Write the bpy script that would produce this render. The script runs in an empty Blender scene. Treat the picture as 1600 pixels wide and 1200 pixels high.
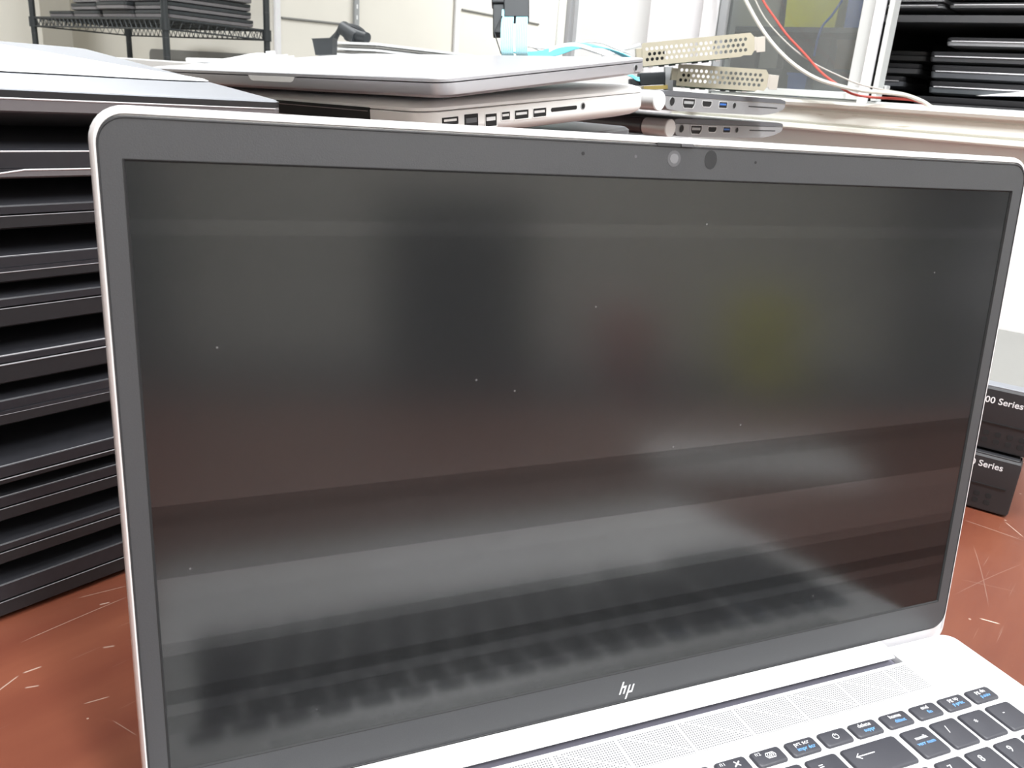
import bpy, bmesh, math, random
from mathutils import Vector, Matrix, Euler
random.seed(7)
S = bpy.context.scene
COL = S.collection
R = math.radians

# ------------------------------------------------------------------ camera
CAM = Vector((-0.1656, -0.2363, 0.2491)); FPX = 1307.52
RW = Matrix(((0.9214, 0.0634, -0.3834), (-0.3820, 0.3293, -0.8635), (0.0715, 0.9421, 0.3276)))
cam = bpy.data.cameras.new('camera'); camo = bpy.data.objects.new('camera', cam); COL.objects.link(camo)
_x = RW.col[0].normalized(); _z = (RW.col[2] - _x * RW.col[2].dot(_x)).normalized(); _y = _z.cross(_x)
camo.matrix_world = Matrix.Translation(CAM) @ Matrix((_x, _y, _z)).transposed().to_4x4()
cam.sensor_width = 36.0; cam.sensor_fit = 'HORIZONTAL'; cam.lens = FPX / 1600 * 36
cam.clip_start = 0.01; cam.clip_end = 50
cam.dof.use_dof = True; cam.dof.focus_distance = 0.40; cam.dof.aperture_fstop = 40
S.camera = camo
# ------------------------------------------------------------------ world, lamps, exposure
w = bpy.data.worlds.new('world'); S.world = w; w.use_nodes = True
w.node_tree.nodes['Background'].inputs[0].default_value = (0.95, 0.97, 1.0, 1)
w.node_tree.nodes['Background'].inputs[1].default_value = 0.35
S.view_settings.view_transform = 'Standard'; S.view_settings.look = 'None'
S.view_settings.gamma = 1.0; S.view_settings.use_curve_mapping = False
S.view_settings.exposure = 0.0
TH = R(28)                       # the room is turned 28 degrees against the silver laptop
E1 = Vector((math.cos(TH), math.sin(TH), 0)); E2 = Vector((-math.sin(TH), math.cos(TH), 0))
def ab(a, b, z=0.0): return E1 * a + E2 * b + Vector((0, 0, z))
def lamp(name, a, b, z, sx, sy, power, col=(0.96, 0.985, 1)):
    l = bpy.data.lights.new(name, 'AREA'); l.shape = 'RECTANGLE'; l.size = sx; l.size_y = sy
    l.energy = power; l.color = col
    o = bpy.data.objects.new(name, l); COL.objects.link(o)
    o.location = ab(a, b, z); o.rotation_euler = (0, 0, TH)
    return o
CEIL = 1.95
LAMPS = [(-0.05, -0.05, 50), (-0.35, -1.45, 85), (1.0, 2.4, 32), (4.2, 2.2, 60), (0.2, 4.2, 42)]
for i, (a, b, e) in enumerate(LAMPS):
    lamp('ceiling_lamp', a, b, CEIL - 0.062, 0.28, 1.15, e)
lamp('ceiling_lamp', 1.72, 0.0, CEIL - 0.062, 0.28, 1.15, 20)

# ------------------------------------------------------------------ materials
def nodes(name):
    m = bpy.data.materials.new(name); m.use_nodes = True
    nt = m.node_tree; return m, nt, nt.nodes['Principled BSDF']
def mat(name, col, rough=0.5, metal=0.0, spec=0.5, noise=0.0, nscale=300.0, bump=0.0, coat=0.0, emit=None):
    m, nt, p = nodes(name)
    p.inputs['Base Color'].default_value = (*col, 1); p.inputs['Roughness'].default_value = rough
    p.inputs['Metallic'].default_value = metal; p.inputs['Specular IOR Level'].default_value = spec
    p.inputs['Coat Weight'].default_value = coat
    if emit: p.inputs['Emission Color'].default_value = (*emit, 1); p.inputs['Emission Strength'].default_value = 1
    tc = nt.nodes.new('ShaderNodeTexCoord'); n = nt.nodes.new('ShaderNodeTexNoise')
    n.inputs['Scale'].default_value = nscale; n.inputs['Detail'].default_value = 3
    nt.links.new(tc.outputs['Object'], n.inputs['Vector'])
    if noise > 0:
        mx = nt.nodes.new('ShaderNodeMixRGB'); mx.blend_type = 'MULTIPLY'; mx.inputs[0].default_value = 1
        cr = nt.nodes.new('ShaderNodeMapRange'); cr.inputs['To Min'].default_value = 1 - noise; cr.inputs['To Max'].default_value = 1 + noise
        nt.links.new(n.outputs['Fac'], cr.inputs['Value'])
        mx.inputs[1].default_value = (*col, 1); nt.links.new(cr.outputs[0], mx.inputs[2])
        nt.links.new(mx.outputs[0], p.inputs['Base Color'])
    if bump > 0:
        b = nt.nodes.new('ShaderNodeBump'); b.inputs['Strength'].default_value = bump; b.inputs['Distance'].default_value = 0.0005
        nt.links.new(n.outputs['Fac'], b.inputs['Height']); nt.links.new(b.outputs[0], p.inputs['Normal'])
    return m
M = {}
M['alu'] = mat('silver_aluminium', (0.80, 0.80, 0.81), 0.42, 0.2, noise=0.03, nscale=900)
M['alu_lid'] = mat('lid_aluminium', (0.78, 0.77, 0.79), 0.38, 0.45, noise=0.03, nscale=900)
M['bezel'] = mat('bezel_plastic', (0.042, 0.043, 0.047), 0.5, 0, 0.5, noise=0.12, nscale=2500, bump=0.1)
M['rubber'] = mat('rubber_lip', (0.02, 0.02, 0.022), 0.6)
M['key'] = mat('key_plastic', (0.045, 0.045, 0.055), 0.48, 0, 0.5, noise=0.08, nscale=1500)
M['white_ink'] = mat('white_ink', (0.75, 0.75, 0.77), 0.5)
M['grey_ink'] = mat('grey_ink', (0.42, 0.42, 0.44), 0.5)
M['blue_ink'] = mat('blue_ink', (0.16, 0.42, 0.85), 0.5)
M['lens'] = mat('lens_glass', (0.006, 0.007, 0.012), 0.12, 0, 0.6)
M['lens2'] = mat('lens_ring', (0.10, 0.10, 0.11), 0.3, 0.3)
M['hole'] = mat('hole_black', (0.008, 0.008, 0.009), 0.7)
M['black'] = mat('black_plastic', (0.016, 0.016, 0.018), 0.42, 0, 0.5, noise=0.15, nscale=500, bump=0.05)
M['black2'] = mat('black_lid', (0.022, 0.022, 0.026), 0.36, 0, 0.5, noise=0.2, nscale=300, bump=0.05)
M['mauve'] = mat('grey_magnesium', (0.15, 0.138, 0.145), 0.45, 0.2, noise=0.05)
M['edge'] = mat('pale_edge', (0.33, 0.33, 0.35), 0.3, 0.6)  # light grey paints the light caught along stack seams and lid rims
M['edge_bright'] = mat('bright_edge', (0.75, 0.73, 0.76), 0.3, 0.6)  # on the top two stack laptops this tone paints caught light
M['greylid'] = mat('grey_lid', (0.23, 0.24, 0.265), 0.42, 0.1, noise=0.05)
M['paper'] = mat('white_paper', (0.88, 0.88, 0.88), 0.8, noise=0.02)
M['mac_grey'] = mat('satin_grey_aluminium', (0.50, 0.50, 0.53), 0.36, 0.5)
M['mac'] = mat('satin_silver_aluminium', (0.88, 0.88, 0.88), 0.36, 0.1)
M['slim'] = mat('slim_laptop_grey', (0.33, 0.335, 0.35), 0.4, 0.3, noise=0.05)
M['slim_dark'] = mat('slim_laptop_lid_edge', (0.13, 0.135, 0.15), 0.4, 0.2)
M['chrome'] = mat('hinge_silver', (0.78, 0.78, 0.79), 0.3, 0.3)
M['steel'] = mat('bracket_steel', (0.50, 0.47, 0.38), 0.35, 0.5, noise=0.08, nscale=80)
M['pcb'] = mat('circuit_green', (0.03, 0.10, 0.05), 0.4)
M['gold'] = mat('gold_contact', (0.7, 0.55, 0.2), 0.3, 0.9)
M['usbblue'] = mat('port_blue', (0.04, 0.16, 0.55), 0.4)
M['teal'] = mat('teal_ribbon', (0.12, 0.62, 0.74), 0.35, 0, 0.6)
M['paleteal'] = mat('pale_ribbon', (0.52, 0.80, 0.88), 0.35)
M['ribbon_wire'] = mat('ribbon_wire_teal', (0.34, 0.74, 0.86), 0.35)
M['connector'] = mat('connector_black', (0.03, 0.035, 0.04), 0.5)
M['beige_top'] = mat('grey_beige_paint', (0.20, 0.197, 0.187), 0.6, noise=0.03)
M['boxblack'] = mat('box_black_plastic', (0.022, 0.022, 0.025), 0.5, bump=0.1)
M['wall'] = mat('cream_wall_paint', (0.80, 0.77, 0.70), 0.7, noise=0.03, nscale=4)
M['wallwhite'] = mat('white_wall_paint', (0.84, 0.85, 0.85), 0.6, noise=0.02, nscale=4)
M['trim'] = mat('white_trim', (0.82, 0.81, 0.83), 0.45, noise=0.02, nscale=20)
M['frame'] = mat('aluminium_frame', (0.78, 0.80, 0.80), 0.35, 0.3)
M['framegrey'] = mat('frame_grey', (0.35, 0.36, 0.37), 0.5)
M['floor'] = mat('floor_vinyl', (0.35, 0.33, 0.30), 0.5, noise=0.1, nscale=8)
M['ceil'] = mat('ceiling_tile', (0.85, 0.85, 0.84), 0.8, noise=0.03, nscale=20)
M['rack'] = mat('rack_black', (0.03, 0.035, 0.038), 0.45, 0.2)
M['racklap'] = mat('shelf_laptop_grey', (0.20, 0.19, 0.20), 0.45, 0.1)
M['white_plastic'] = mat('white_plastic', (0.82, 0.83, 0.84), 0.5)
M['shelfblack'] = mat('shelf_black', (0.012, 0.012, 0.013), 0.6)
M['shelfedge'] = mat('shelf_edge_grey', (0.07, 0.07, 0.075), 0.5)
M['yellow'] = mat('yellow_plastic', (0.85, 0.80, 0.04), 0.4)
M['blue'] = mat('blue_plastic', (0.06, 0.15, 0.5), 0.4)
M['dimgrey'] = mat('dim_cabinet', (0.10, 0.11, 0.12), 0.5, noise=0.3, nscale=6)
M['cable_w'] = mat('cable_white', (0.74, 0.73, 0.66), 0.5)
M['cable_g'] = mat('cable_grey', (0.5, 0.48, 0.45), 0.5)
M['cable_r'] = mat('cable_red', (0.62, 0.10, 0.08), 0.5)
M['red'] = mat('red_plastic', (0.5, 0.03, 0.03), 0.5)
M['racktab'] = mat('tab_steel', (0.55, 0.52, 0.48), 0.35, 0.4)
M['tube'] = mat('lamp_tube', (0.9, 0.9, 0.9), 0.5, emit=(1, 1, 1))
M['card'] = mat('cardboard', (0.42, 0.30, 0.18), 0.8, noise=0.05, nscale=30)
M['jacket'] = mat('dark_cloth', (0.03, 0.032, 0.04), 0.9)

def screen_mat():
    m, nt, p = nodes('matte_screen')
    p.inputs['Base Color'].default_value = (0.017, 0.0175, 0.019, 1)
    p.inputs['Roughness'].default_value = 0.165; p.inputs['IOR'].default_value = 1.6
    p.inputs['Specular IOR Level'].default_value = 1.0
    tc = nt.nodes.new('ShaderNodeTexCoord'); v = nt.nodes.new('ShaderNodeTexVoronoi'); v.inputs['Scale'].default_value = 62
    nt.links.new(tc.outputs['Object'], v.inputs['Vector'])
    mr = nt.nodes.new('ShaderNodeMapRange'); mr.inputs['From Min'].default_value = 0.028; mr.inputs['From Max'].default_value = 0.018
    nt.links.new(v.outputs['Distance'], mr.inputs['Value'])
    mx = nt.nodes.new('ShaderNodeMixRGB'); mx.inputs[1].default_value = (0.017, 0.0175, 0.019, 1); mx.inputs[2].default_value = (0.16, 0.16, 0.16, 1)
    nt.links.new(mr.outputs[0], mx.inputs[0]); nt.links.new(mx.outputs[0], p.inputs['Base Color'])
    return m
M['screen'] = screen_mat()

def grille_mat():
    """white speaker grille: rows of tiny perforations between faint triangle lines"""
    m, nt, p = nodes('speaker_grille_white')
    p.inputs['Roughness'].default_value = 0.45; p.inputs['Metallic'].default_value = 0.3
    tc = nt.nodes.new('ShaderNodeTexCoord'); sep = nt.nodes.new('ShaderNodeSeparateXYZ'); nt.links.new(tc.outputs['Object'], sep.inputs[0])
    def math_(op, a, b=None, c=None):
        n = nt.nodes.new('ShaderNodeMath'); n.operation = op
        for i, x in enumerate((a, b, c)):
            if x is None: continue
            if isinstance(x, (int, float)): n.inputs[i].default_value = x
            else: nt.links.new(x, n.inputs[i])
        return n.outputs[0]
    X, Y = sep.outputs[0], sep.outputs[1]
    fx = math_('ABSOLUTE', math_('SUBTRACT', math_('FRACT', math_('DIVIDE', X, 0.0011)), 0.5))
    fy = math_('ABSOLUTE', math_('SUBTRACT', math_('FRACT', math_('DIVIDE', Y, 0.0011)), 0.5))
    d = math_('SQRT', math_('ADD', math_('MULTIPLY', fx, fx), math_('MULTIPLY', fy, fy)))
    dot = math_('LESS_THAN', d, 0.30)
    lines = None
    for kx, ky, per in ((1, 0.0, 0.0275), (1, 1.7, 0.0275)):
        l = math_('ABSOLUTE', math_('SUBTRACT', math_('FRACT', math_('DIVIDE', math_('ADD', X, math_('MULTIPLY', Y, ky)), per)), 0.5))
        t = math_('LESS_THAN', l, 0.018)
        lines = t if lines is None else math_('MAXIMUM', lines, t)
    hole = math_('MULTIPLY', dot, math_('SUBTRACT', 1.0, lines))
    mx = nt.nodes.new('ShaderNodeMixRGB'); mx.inputs[1].default_value = (0.60, 0.60, 0.61, 1); mx.inputs[2].default_value = (0.16, 0.16, 0.17, 1)
    nt.links.new(hole, mx.inputs[0]); nt.links.new(mx.outputs[0], p.inputs['Base Color'])
    return m
M['grille'] = grille_mat()

def table_mat(scratches):
    m, nt, p = nodes('red_brown_laminate')
    tc = nt.nodes.new('ShaderNodeTexCoord'); geo = tc.outputs['Object']
    def math_(op, a, b=None, c=None, clamp=False):
        n = nt.nodes.new('ShaderNodeMath'); n.operation = op; n.use_clamp = clamp
        for i, x in enumerate((a, b, c)):
            if x is None: continue
            if isinstance(x, (int, float)): n.inputs[i].default_value = x
            else: nt.links.new(x, n.inputs[i])
        return n.outputs[0]
    n1 = nt.nodes.new('ShaderNodeTexNoise'); n1.inputs['Scale'].default_value = 9; n1.inputs['Detail'].default_value = 6
    mp = nt.nodes.new('ShaderNodeMapping'); mp.inputs['Scale'].default_value = (1, 5, 1); nt.links.new(geo, mp.inputs[0]); nt.links.new(mp.outputs[0], n1.inputs[0])
    cr = nt.nodes.new('ShaderNodeValToRGB')
    cr.color_ramp.elements[0].position = 0.3; cr.color_ramp.elements[0].color = (0.125, 0.034, 0.019, 1)
    cr.color_ramp.elements[1].position = 0.75; cr.color_ramp.elements[1].color = (0.170, 0.054, 0.029, 1)
    nt.links.new(n1.outputs['Fac'], cr.inputs[0])
    sep = nt.nodes.new('ShaderNodeSeparateXYZ'); nt.links.new(geo, sep.inputs[0]); X, Y = sep.outputs[0], sep.outputs[1]
    total = None
    for (x0, y0, x1, y1, wd, st) in scratches:
        dx, dy = x1 - x0, y1 - y0; L = math.hypot(dx, dy); ux, uy = dx / L, dy / L
        t = math_('ADD', math_('MULTIPLY', math_('SUBTRACT', X, x0), ux), math_('MULTIPLY', math_('SUBTRACT', Y, y0), uy))
        q = math_('ADD', math_('MULTIPLY', math_('SUBTRACT', X, x0), -uy), math_('MULTIPLY', math_('SUBTRACT', Y, y0), ux))
        # slight bow of the scratch
        q = math_('ADD', q, math_('MULTIPLY', math_('MULTIPLY', math_('SUBTRACT', t, L), t), 0.6))
        a = math_('SUBTRACT', 1.0, math_('DIVIDE', math_('ABSOLUTE', q), wd), clamp=True)
        e = math_('SUBTRACT', 1.0, math_('DIVIDE', math_('ABSOLUTE', math_('SUBTRACT', t, L / 2)), L / 2), clamp=True)
        e = math_('MULTIPLY', e, 3.0, clamp=True)
        v = math_('MULTIPLY', math_('MULTIPLY', a, e), st)
        total = v if total is None else math_('MAXIMUM', total, v)
    # fine random scuffs
    for ang, sc, thr in ((0.5, 28, 0.80), (-0.7, 35, 0.81), (1.3, 30, 0.82)):
        mp2 = nt.nodes.new('ShaderNodeMapping'); mp2.inputs['Rotation'].default_value = (0, 0, ang); mp2.inputs['Scale'].default_value = (0.6, 22, 1)
        nt.links.new(geo, mp2.inputs[0])
        nn = nt.nodes.new('ShaderNodeTexNoise'); nn.inputs['Scale'].default_value = sc; nn.inputs['Detail'].default_value = 1; nt.links.new(mp2.outputs[0], nn.inputs[0])
        v = math_('MULTIPLY', math_('SUBTRACT', nn.outputs['Fac'], thr - 0.06, clamp=True), 4.0, clamp=True)
        total = math_('MAXIMUM', total, math_('MULTIPLY', v, 0.5))
    # small speckles
    vo = nt.nodes.new('ShaderNodeTexVoronoi'); vo.inputs['Scale'].default_value = 70; nt.links.new(geo, vo.inputs['Vector'])
    sp = math_('LESS_THAN', vo.outputs['Distance'], 0.05); total = math_('MAXIMUM', total, math_('MULTIPLY', sp, 0.35))
    mx = nt.nodes.new('ShaderNodeMixRGB'); mx.inputs[2].default_value = (0.72, 0.62, 0.52, 1)
    nt.links.new(total, mx.inputs[0]); nt.links.new(cr.outputs[0], mx.inputs[1]); nt.links.new(mx.outputs[0], p.inputs['Base Color'])
    p.inputs['Roughness'].default_value = 0.36; p.inputs['Specular IOR Level'].default_value = 0.5
    return m

def glass_mat():
    m = bpy.data.materials.new('dusty_glass'); m.use_nodes = True; nt = m.node_tree; nt.nodes.clear()
    out = nt.nodes.new('ShaderNodeOutputMaterial'); tr = nt.nodes.new('ShaderNodeBsdfTransparent'); gl = nt.nodes.new('ShaderNodeBsdfGlossy')
    df = nt.nodes.new('ShaderNodeBsdfDiffuse'); df.inputs[0].default_value = (0.75, 0.78, 0.78, 1)
    tr.inputs[0].default_value = (0.92, 0.95, 0.95, 1); gl.inputs['Roughness'].default_value = 0.08
    m1 = nt.nodes.new('ShaderNodeMixShader'); m2 = nt.nodes.new('ShaderNodeMixShader')
    fr = nt.nodes.new('ShaderNodeFresnel'); fr.inputs[0].default_value = 1.45
    nt.links.new(fr.outputs[0], m1.inputs[0]); nt.links.new(tr.outputs[0], m1.inputs[1]); nt.links.new(gl.outputs[0], m1.inputs[2])
    nz = nt.nodes.new('ShaderNodeTexNoise'); nz.inputs['Scale'].default_value = 14
    tc = nt.nodes.new('ShaderNodeTexCoord'); nt.links.new(tc.outputs['Object'], nz.inputs[0])
    mr = nt.nodes.new('ShaderNodeMapRange'); mr.inputs['To Min'].default_value = 0.05; mr.inputs['To Max'].default_value = 0.22
    nt.links.new(nz.outputs['Fac'], mr.inputs[0]); nt.links.new(mr.outputs[0], m2.inputs[0])
    nt.links.new(m1.outputs[0], m2.inputs[1]); nt.links.new(df.outputs[0], m2.inputs[2]); nt.links.new(m2.outputs[0], out.inputs[0])
    return m
M['glass'] = glass_mat()

def sill_mat():
    m, nt, p = nodes('peeling_white_paint')
    tc = nt.nodes.new('ShaderNodeTexCoord'); n = nt.nodes.new('ShaderNodeTexNoise'); n.inputs['Scale'].default_value = 45; n.inputs['Detail'].default_value = 6
    mp = nt.nodes.new('ShaderNodeMapping'); mp.inputs['Scale'].default_value = (1, 0.35, 2.5)
    nt.links.new(tc.outputs['Object'], mp.inputs[0]); nt.links.new(mp.outputs[0], n.inputs[0])
    cr = nt.nodes.new('ShaderNodeValToRGB'); e = cr.color_ramp.elements
    e[0].position = 0.27; e[0].color = (0.50, 0.46, 0.33, 1); e[1].position = 0.34; e[1].color = (0.86, 0.86, 0.80, 1)
    nt.links.new(n.outputs['Fac'], cr.inputs[0]); nt.links.new(cr.outputs[0], p.inputs['Base Color'])
    p.inputs['Roughness'].default_value = 0.6
    b = nt.nodes.new('ShaderNodeBump'); b.inputs['Strength'].default_value = 0.4; b.inputs['Distance'].default_value = 0.001
    nt.links.new(cr.outputs[0], b.inputs['Height']); nt.links.new(b.outputs[0], p.inputs['Normal'])
    return m
M['sill'] = sill_mat()

# ------------------------------------------------------------------ geometry helpers
def link(name, me, m, parent=None, loc=(0, 0, 0), rot=(0, 0, 0)):
    o = bpy.data.objects.new(name, me); COL.objects.link(o)
    if m is not None and not me.materials: me.materials.append(m)
    if parent is not None: o.parent = parent
    o.location = loc; o.rotation_euler = rot
    return o
def tag(o, label, cat, group=None):
    o['label'] = label; o['category'] = cat
    if group: o['group'] = group
    return o
def empty(name, label, cat, loc=(0, 0, 0), rot=(0, 0, 0), group=None):
    o = bpy.data.objects.new(name, None); COL.objects.link(o); o.empty_display_size = 0.02
    o.location = loc; o.rotation_euler = rot
    return tag(o, label, cat, group)
class MB:
    def __init__(s): s.v = []; s.f = []
    def add(s, v, f):
        k = len(s.v); s.v += [tuple(x) for x in v]; s.f += [tuple(i + k for i in q) for q in f]; return s
    def box(s, x0, x1, y0, y1, z0, z1):
        return s.add([(x0, y0, z0), (x1, y0, z0), (x1, y1, z0), (x0, y1, z0), (x0, y0, z1), (x1, y0, z1), (x1, y1, z1), (x0, y1, z1)],
                     [(3, 2, 1, 0), (4, 5, 6, 7), (0, 1, 5, 4), (1, 2, 6, 5), (2, 3, 7, 6), (3, 0, 4, 7)])
    def loft(s, rings, cap=True):
        n = len(rings[0]); v = [p for r in rings for p in r]; f = []
        for k in range(len(rings) - 1):
            for i in range(n):
                j = (i + 1) % n; f.append((k * n + i, k * n + j, (k + 1) * n + j, (k + 1) * n + i))
        if cap: f.append(tuple(reversed(range(n)))); f.append(tuple(range((len(rings) - 1) * n, len(rings) * n)))
        return s.add(v, f)
    def tube(s, pts, r, n=8, closed=False):
        pts = [Vector(p) for p in pts]; rings = []
        up = Vector((0, 0, 1))
        for i, p in enumerate(pts):
            a = pts[i - 1] if i else p; b = pts[i + 1] if i < len(pts) - 1 else p
            t = (b - a).normalized(); u = t.cross(up)
            if u.length < 1e-3: u = t.cross(Vector((1, 0, 0)))
            u.normalize(); v = t.cross(u)
            rr_ = r[i] if isinstance(r, (list, tuple)) else r
            rings.append([p + (u * math.cos(k / n * 6.28318) + v * math.sin(k / n * 6.28318)) * rr_ for k in range(n)])
        return s.loft(rings)
    def build(s, name, m, parent=None, loc=(0, 0, 0), rot=(0, 0, 0), smooth=35, bevel=0, kind=None):
        me = bpy.data.meshes.new(name); me.from_pydata(s.v, [], s.f); me.update()
        bm = bmesh.new(); bm.from_mesh(me); bmesh.ops.recalc_face_normals(bm, faces=bm.faces); bm.to_mesh(me); bm.free()
        if smooth:
            me.shade_smooth(); me.set_sharp_from_angle(angle=R(smooth))
        o = link(name, me, m, parent, loc, rot)
        if bevel:
            md = o.modifiers.new('bevel', 'BEVEL'); md.width = bevel; md.segments = 2; md.limit_method = 'ANGLE'
        if kind: o['kind'] = kind
        return o
def rr(x0, x1, y0, y1, r, n=5):
    pts = []
    for cx, cy, a0 in ((x1 - r, y0 + r, -90), (x1 - r, y1 - r, 0), (x0 + r, y1 - r, 90), (x0 + r, y0 + r, 180)):
        for k in range(n + 1):
            a = R(a0 + 90 * k / n); pts.append((cx + r * math.cos(a), cy + r * math.sin(a)))
    return pts
def ring(x0, x1, y0, y1, r, z, n=5): return [(x, y, z) for x, y in rr(x0, x1, y0, y1, r, n)]
def disc(cx, cy, r, z, n=20): return [(cx + r * math.cos(6.28318 * k / n), cy + r * math.sin(6.28318 * k / n), z) for k in range(n)]
def curve_mesh(cu, name):
    o = bpy.data.objects.new(name + '_tmp', cu); COL.objects.link(o)
    dg = bpy.context.evaluated_depsgraph_get(); dg.update()
    me = bpy.data.meshes.new_from_object(o.evaluated_get(dg)); me.name = name
    bpy.data.objects.remove(o); bpy.data.curves.remove(cu)
    me.materials.clear()
    return me
_tc = {}
def text_mesh(s, size, align='CENTER', extrude=0.00004, bold=0.0):
    k = (s, size, align, bold)
    if k in _tc: return _tc[k]
    cu = bpy.data.curves.new('lettering', 'FONT'); cu.body = s; cu.size = size; cu.align_x = align; cu.align_y = 'CENTER'
    cu.extrude = extrude; cu.offset = bold; cu.resolution_u = 3
    me = curve_mesh(cu, 'lettering'); _tc[k] = me
    return me
def holes_mesh(outer, holes, thick, name):
    """flat plate in XZ-like local XY with real holes, extruded"""
    cu = bpy.data.curves.new(name, 'CURVE'); cu.dimensions = '2D'; cu.fill_mode = 'BOTH'; cu.extrude = thick / 2
    for pl in [outer] + holes:
        sp = cu.splines.new('POLY'); sp.points.add(len(pl) - 1)
        for i, p in enumerate(pl): sp.points[i].co = (p[0], p[1], 0, 1)
        sp.use_cyclic_u = True
    return curve_mesh(cu, name)
def at_z(px, py, z):
    d = RW @ Vector(((px - 800) / FPX, -(py - 600) / FPX, -1)); return CAM + d * ((z - CAM.z) / d.z)
def at_a(px, py, a):
    d = RW @ Vector(((px - 800) / FPX, -(py - 600) / FPX, -1)); return CAM + d * ((a - CAM.dot(E1)) / d.dot(E1))
def at_b(px, py, b):
    d = RW @ Vector(((px - 800) / FPX, -(py - 600) / FPX, -1)); return CAM + d * ((b - CAM.dot(E2)) / d.dot(E2))
def AB(p): return (p.dot(E1), p.dot(E2), p.z)

# ================================================================== THE ROOM (local frame turned by TH)
RZ = (0, 0, TH)
def struct(name, mb, m, bevel=0):
    o = mb.build(name, m, None, (0, 0, 0), RZ, bevel=bevel); o['kind'] = 'structure'; return o
FL = -0.75
AL, AR, BF, BN = -2.6, 6.4, 5.4, -2.2       # room limits; window wall stands at a = 1.0 up to b = 0.62
struct('floor', MB().box(AL, AR, BN, BF, FL - 0.05, FL), M['floor'])
struct('ceiling', MB().box(AL, AR, BN, BF, CEIL, CEIL + 0.05), M['ceil'])
struct('wall_left', MB().box(AL - 0.05, AL, BN, BF, FL, CEIL), M['wall'])
struct('wall_front', MB().box(AL, AR, BN - 0.05, BN, FL, CEIL), M['wall'])
struct('wall_far', MB().box(AL, 2.26, BF, BF + 0.05, FL, CEIL), M['wall'])
struct('wall_back', MB().box(2.26, AR, 3.4, BF, FL, CEIL), M['wall'])
struct('wall_end', MB().box(AR, AR + 0.05, BN, 3.4, FL, CEIL), M['wall'])
# window wall with its opening (b from 0.515 down to -0.75, z from 0.262 up to 1.05)
WB0, WB1, WZ0, WZ1 = -0.75, 0.515, 0.264, 1.05
wr = MB().box(1.0, 1.07, BN, WB0, FL, CEIL).box(1.0, 1.07, WB0, WB1, FL, WZ0 - 0.012).box(1.0, 1.07, WB0, WB1, WZ1, CEIL).box(1.0, 1.07, WB1, 0.79, FL, CEIL)
struct('wall_right', wr, M['wallwhite'])
struct('wall_return', MB().box(1.07, AR, 0.75, 0.79, FL, CEIL), M['wallwhite'])
struct('wall_storeroom', MB().box(2.0, 2.05, BN, 0.75, FL, CEIL), M['wall'])
# casing around the opening, left of the pane
struct('trim_1', MB().box(0.972, 1.0, 0.512, 0.526, WZ0 - 0.02, WZ1).box(0.985, 1.0, 0.526, 0.60, FL, WZ1 + 0.05)
       .box(0.975, 1.0, 0.60, 0.618, FL, CEIL), M['trim'], bevel=0.002)
struct('trim_6', MB().box(0.990, 1.0, 0.772, 0.790, FL, CEIL).box(0.984, 0.990, 0.778, 0.784, FL, CEIL), M['framegrey'])
# sill moulding with peeling paint
s_ = MB()
prof = [(0.0, 0.270), (-0.030, 0.270), (-0.032, 0.266), (-0.030, 0.262), (-0.020, 0.260), (-0.0185, 0.257), (-0.021, 0.2555), (-0.021, 0.2415),
        (-0.018, 0.240), (-0.018, 0.2375), (-0.022, 0.2365), (-0.022, 0.2315), (-0.012, 0.2290), (0.0, 0.2290)]
s_.loft([[(1.001 + a, b, z) for a, z in prof] for b in (WB0 - 0.05, 0.56)])
struct('trim_2', s_, M['sill'])
# sliding window: track, pane frame (two stiles), glass
wf = MB().box(1.012, 1.050, WB0, 0.512, 0.262, 0.274)
track = struct('window_1', wf, M['frame'], bevel=0.001)
MB().box(1.002, 1.020, 0.282, 0.300, 0.2745, WZ1).build('window_stile', M['frame'], track, bevel=0.001)
MB().box(0.996, 1.010, 0.270, 0.2815, 0.2705, WZ1).build('window_stile', M['trim'], track, bevel=0.001)
MB().box(1.021, 1.030, 0.266, 0.270, 0.2745, WZ1).build('window_gasket', M['framegrey'], track)
MB().box(1.004, 1.030, 0.2585, 0.2655, 0.2745, WZ1).build('window_stile', M['frame'], track, bevel=0.001)
MB().box(1.006, 1.018, 0.300, 0.512, 0.2745, 0.284).build('window_rail', M['frame'], track, bevel=0.001)
MB().box(1.0105, 1.0135, 0.298, 0.512, 0.284, WZ1).build('window_pane', M['glass'], track)
MB().box(1.004, 1.020, 0.5, 0.512, 0.284, WZ1).build('window_gasket', M['framegrey'], track)

# ceiling lights as objects around the lamps
for i, (a, b) in enumerate([(l[0], l[1]) for l in LAMPS] + [(1.72, 0.0)]):
    places = ['above the work table', 'behind the camera', 'in front of the back wall', 'at the far right of the room', 'above the wire rack', 'in the storeroom']
    t = empty('ceiling_light', 'white fluorescent ceiling fixture ' + places[i], 'ceiling light', ab(a, b, CEIL), RZ, 'fluorescent ceiling fixtures')
    MB().box(-0.17, 0.17, -0.62, 0.62, -0.055, 0).build('housing', M['white_plastic'], t, bevel=0.004)
    MB().tube([(-0.07, -0.58, -0.058), (-0.07, 0.58, -0.058)], 0.003).build('tube_clip', M['white_plastic'], t)

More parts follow.
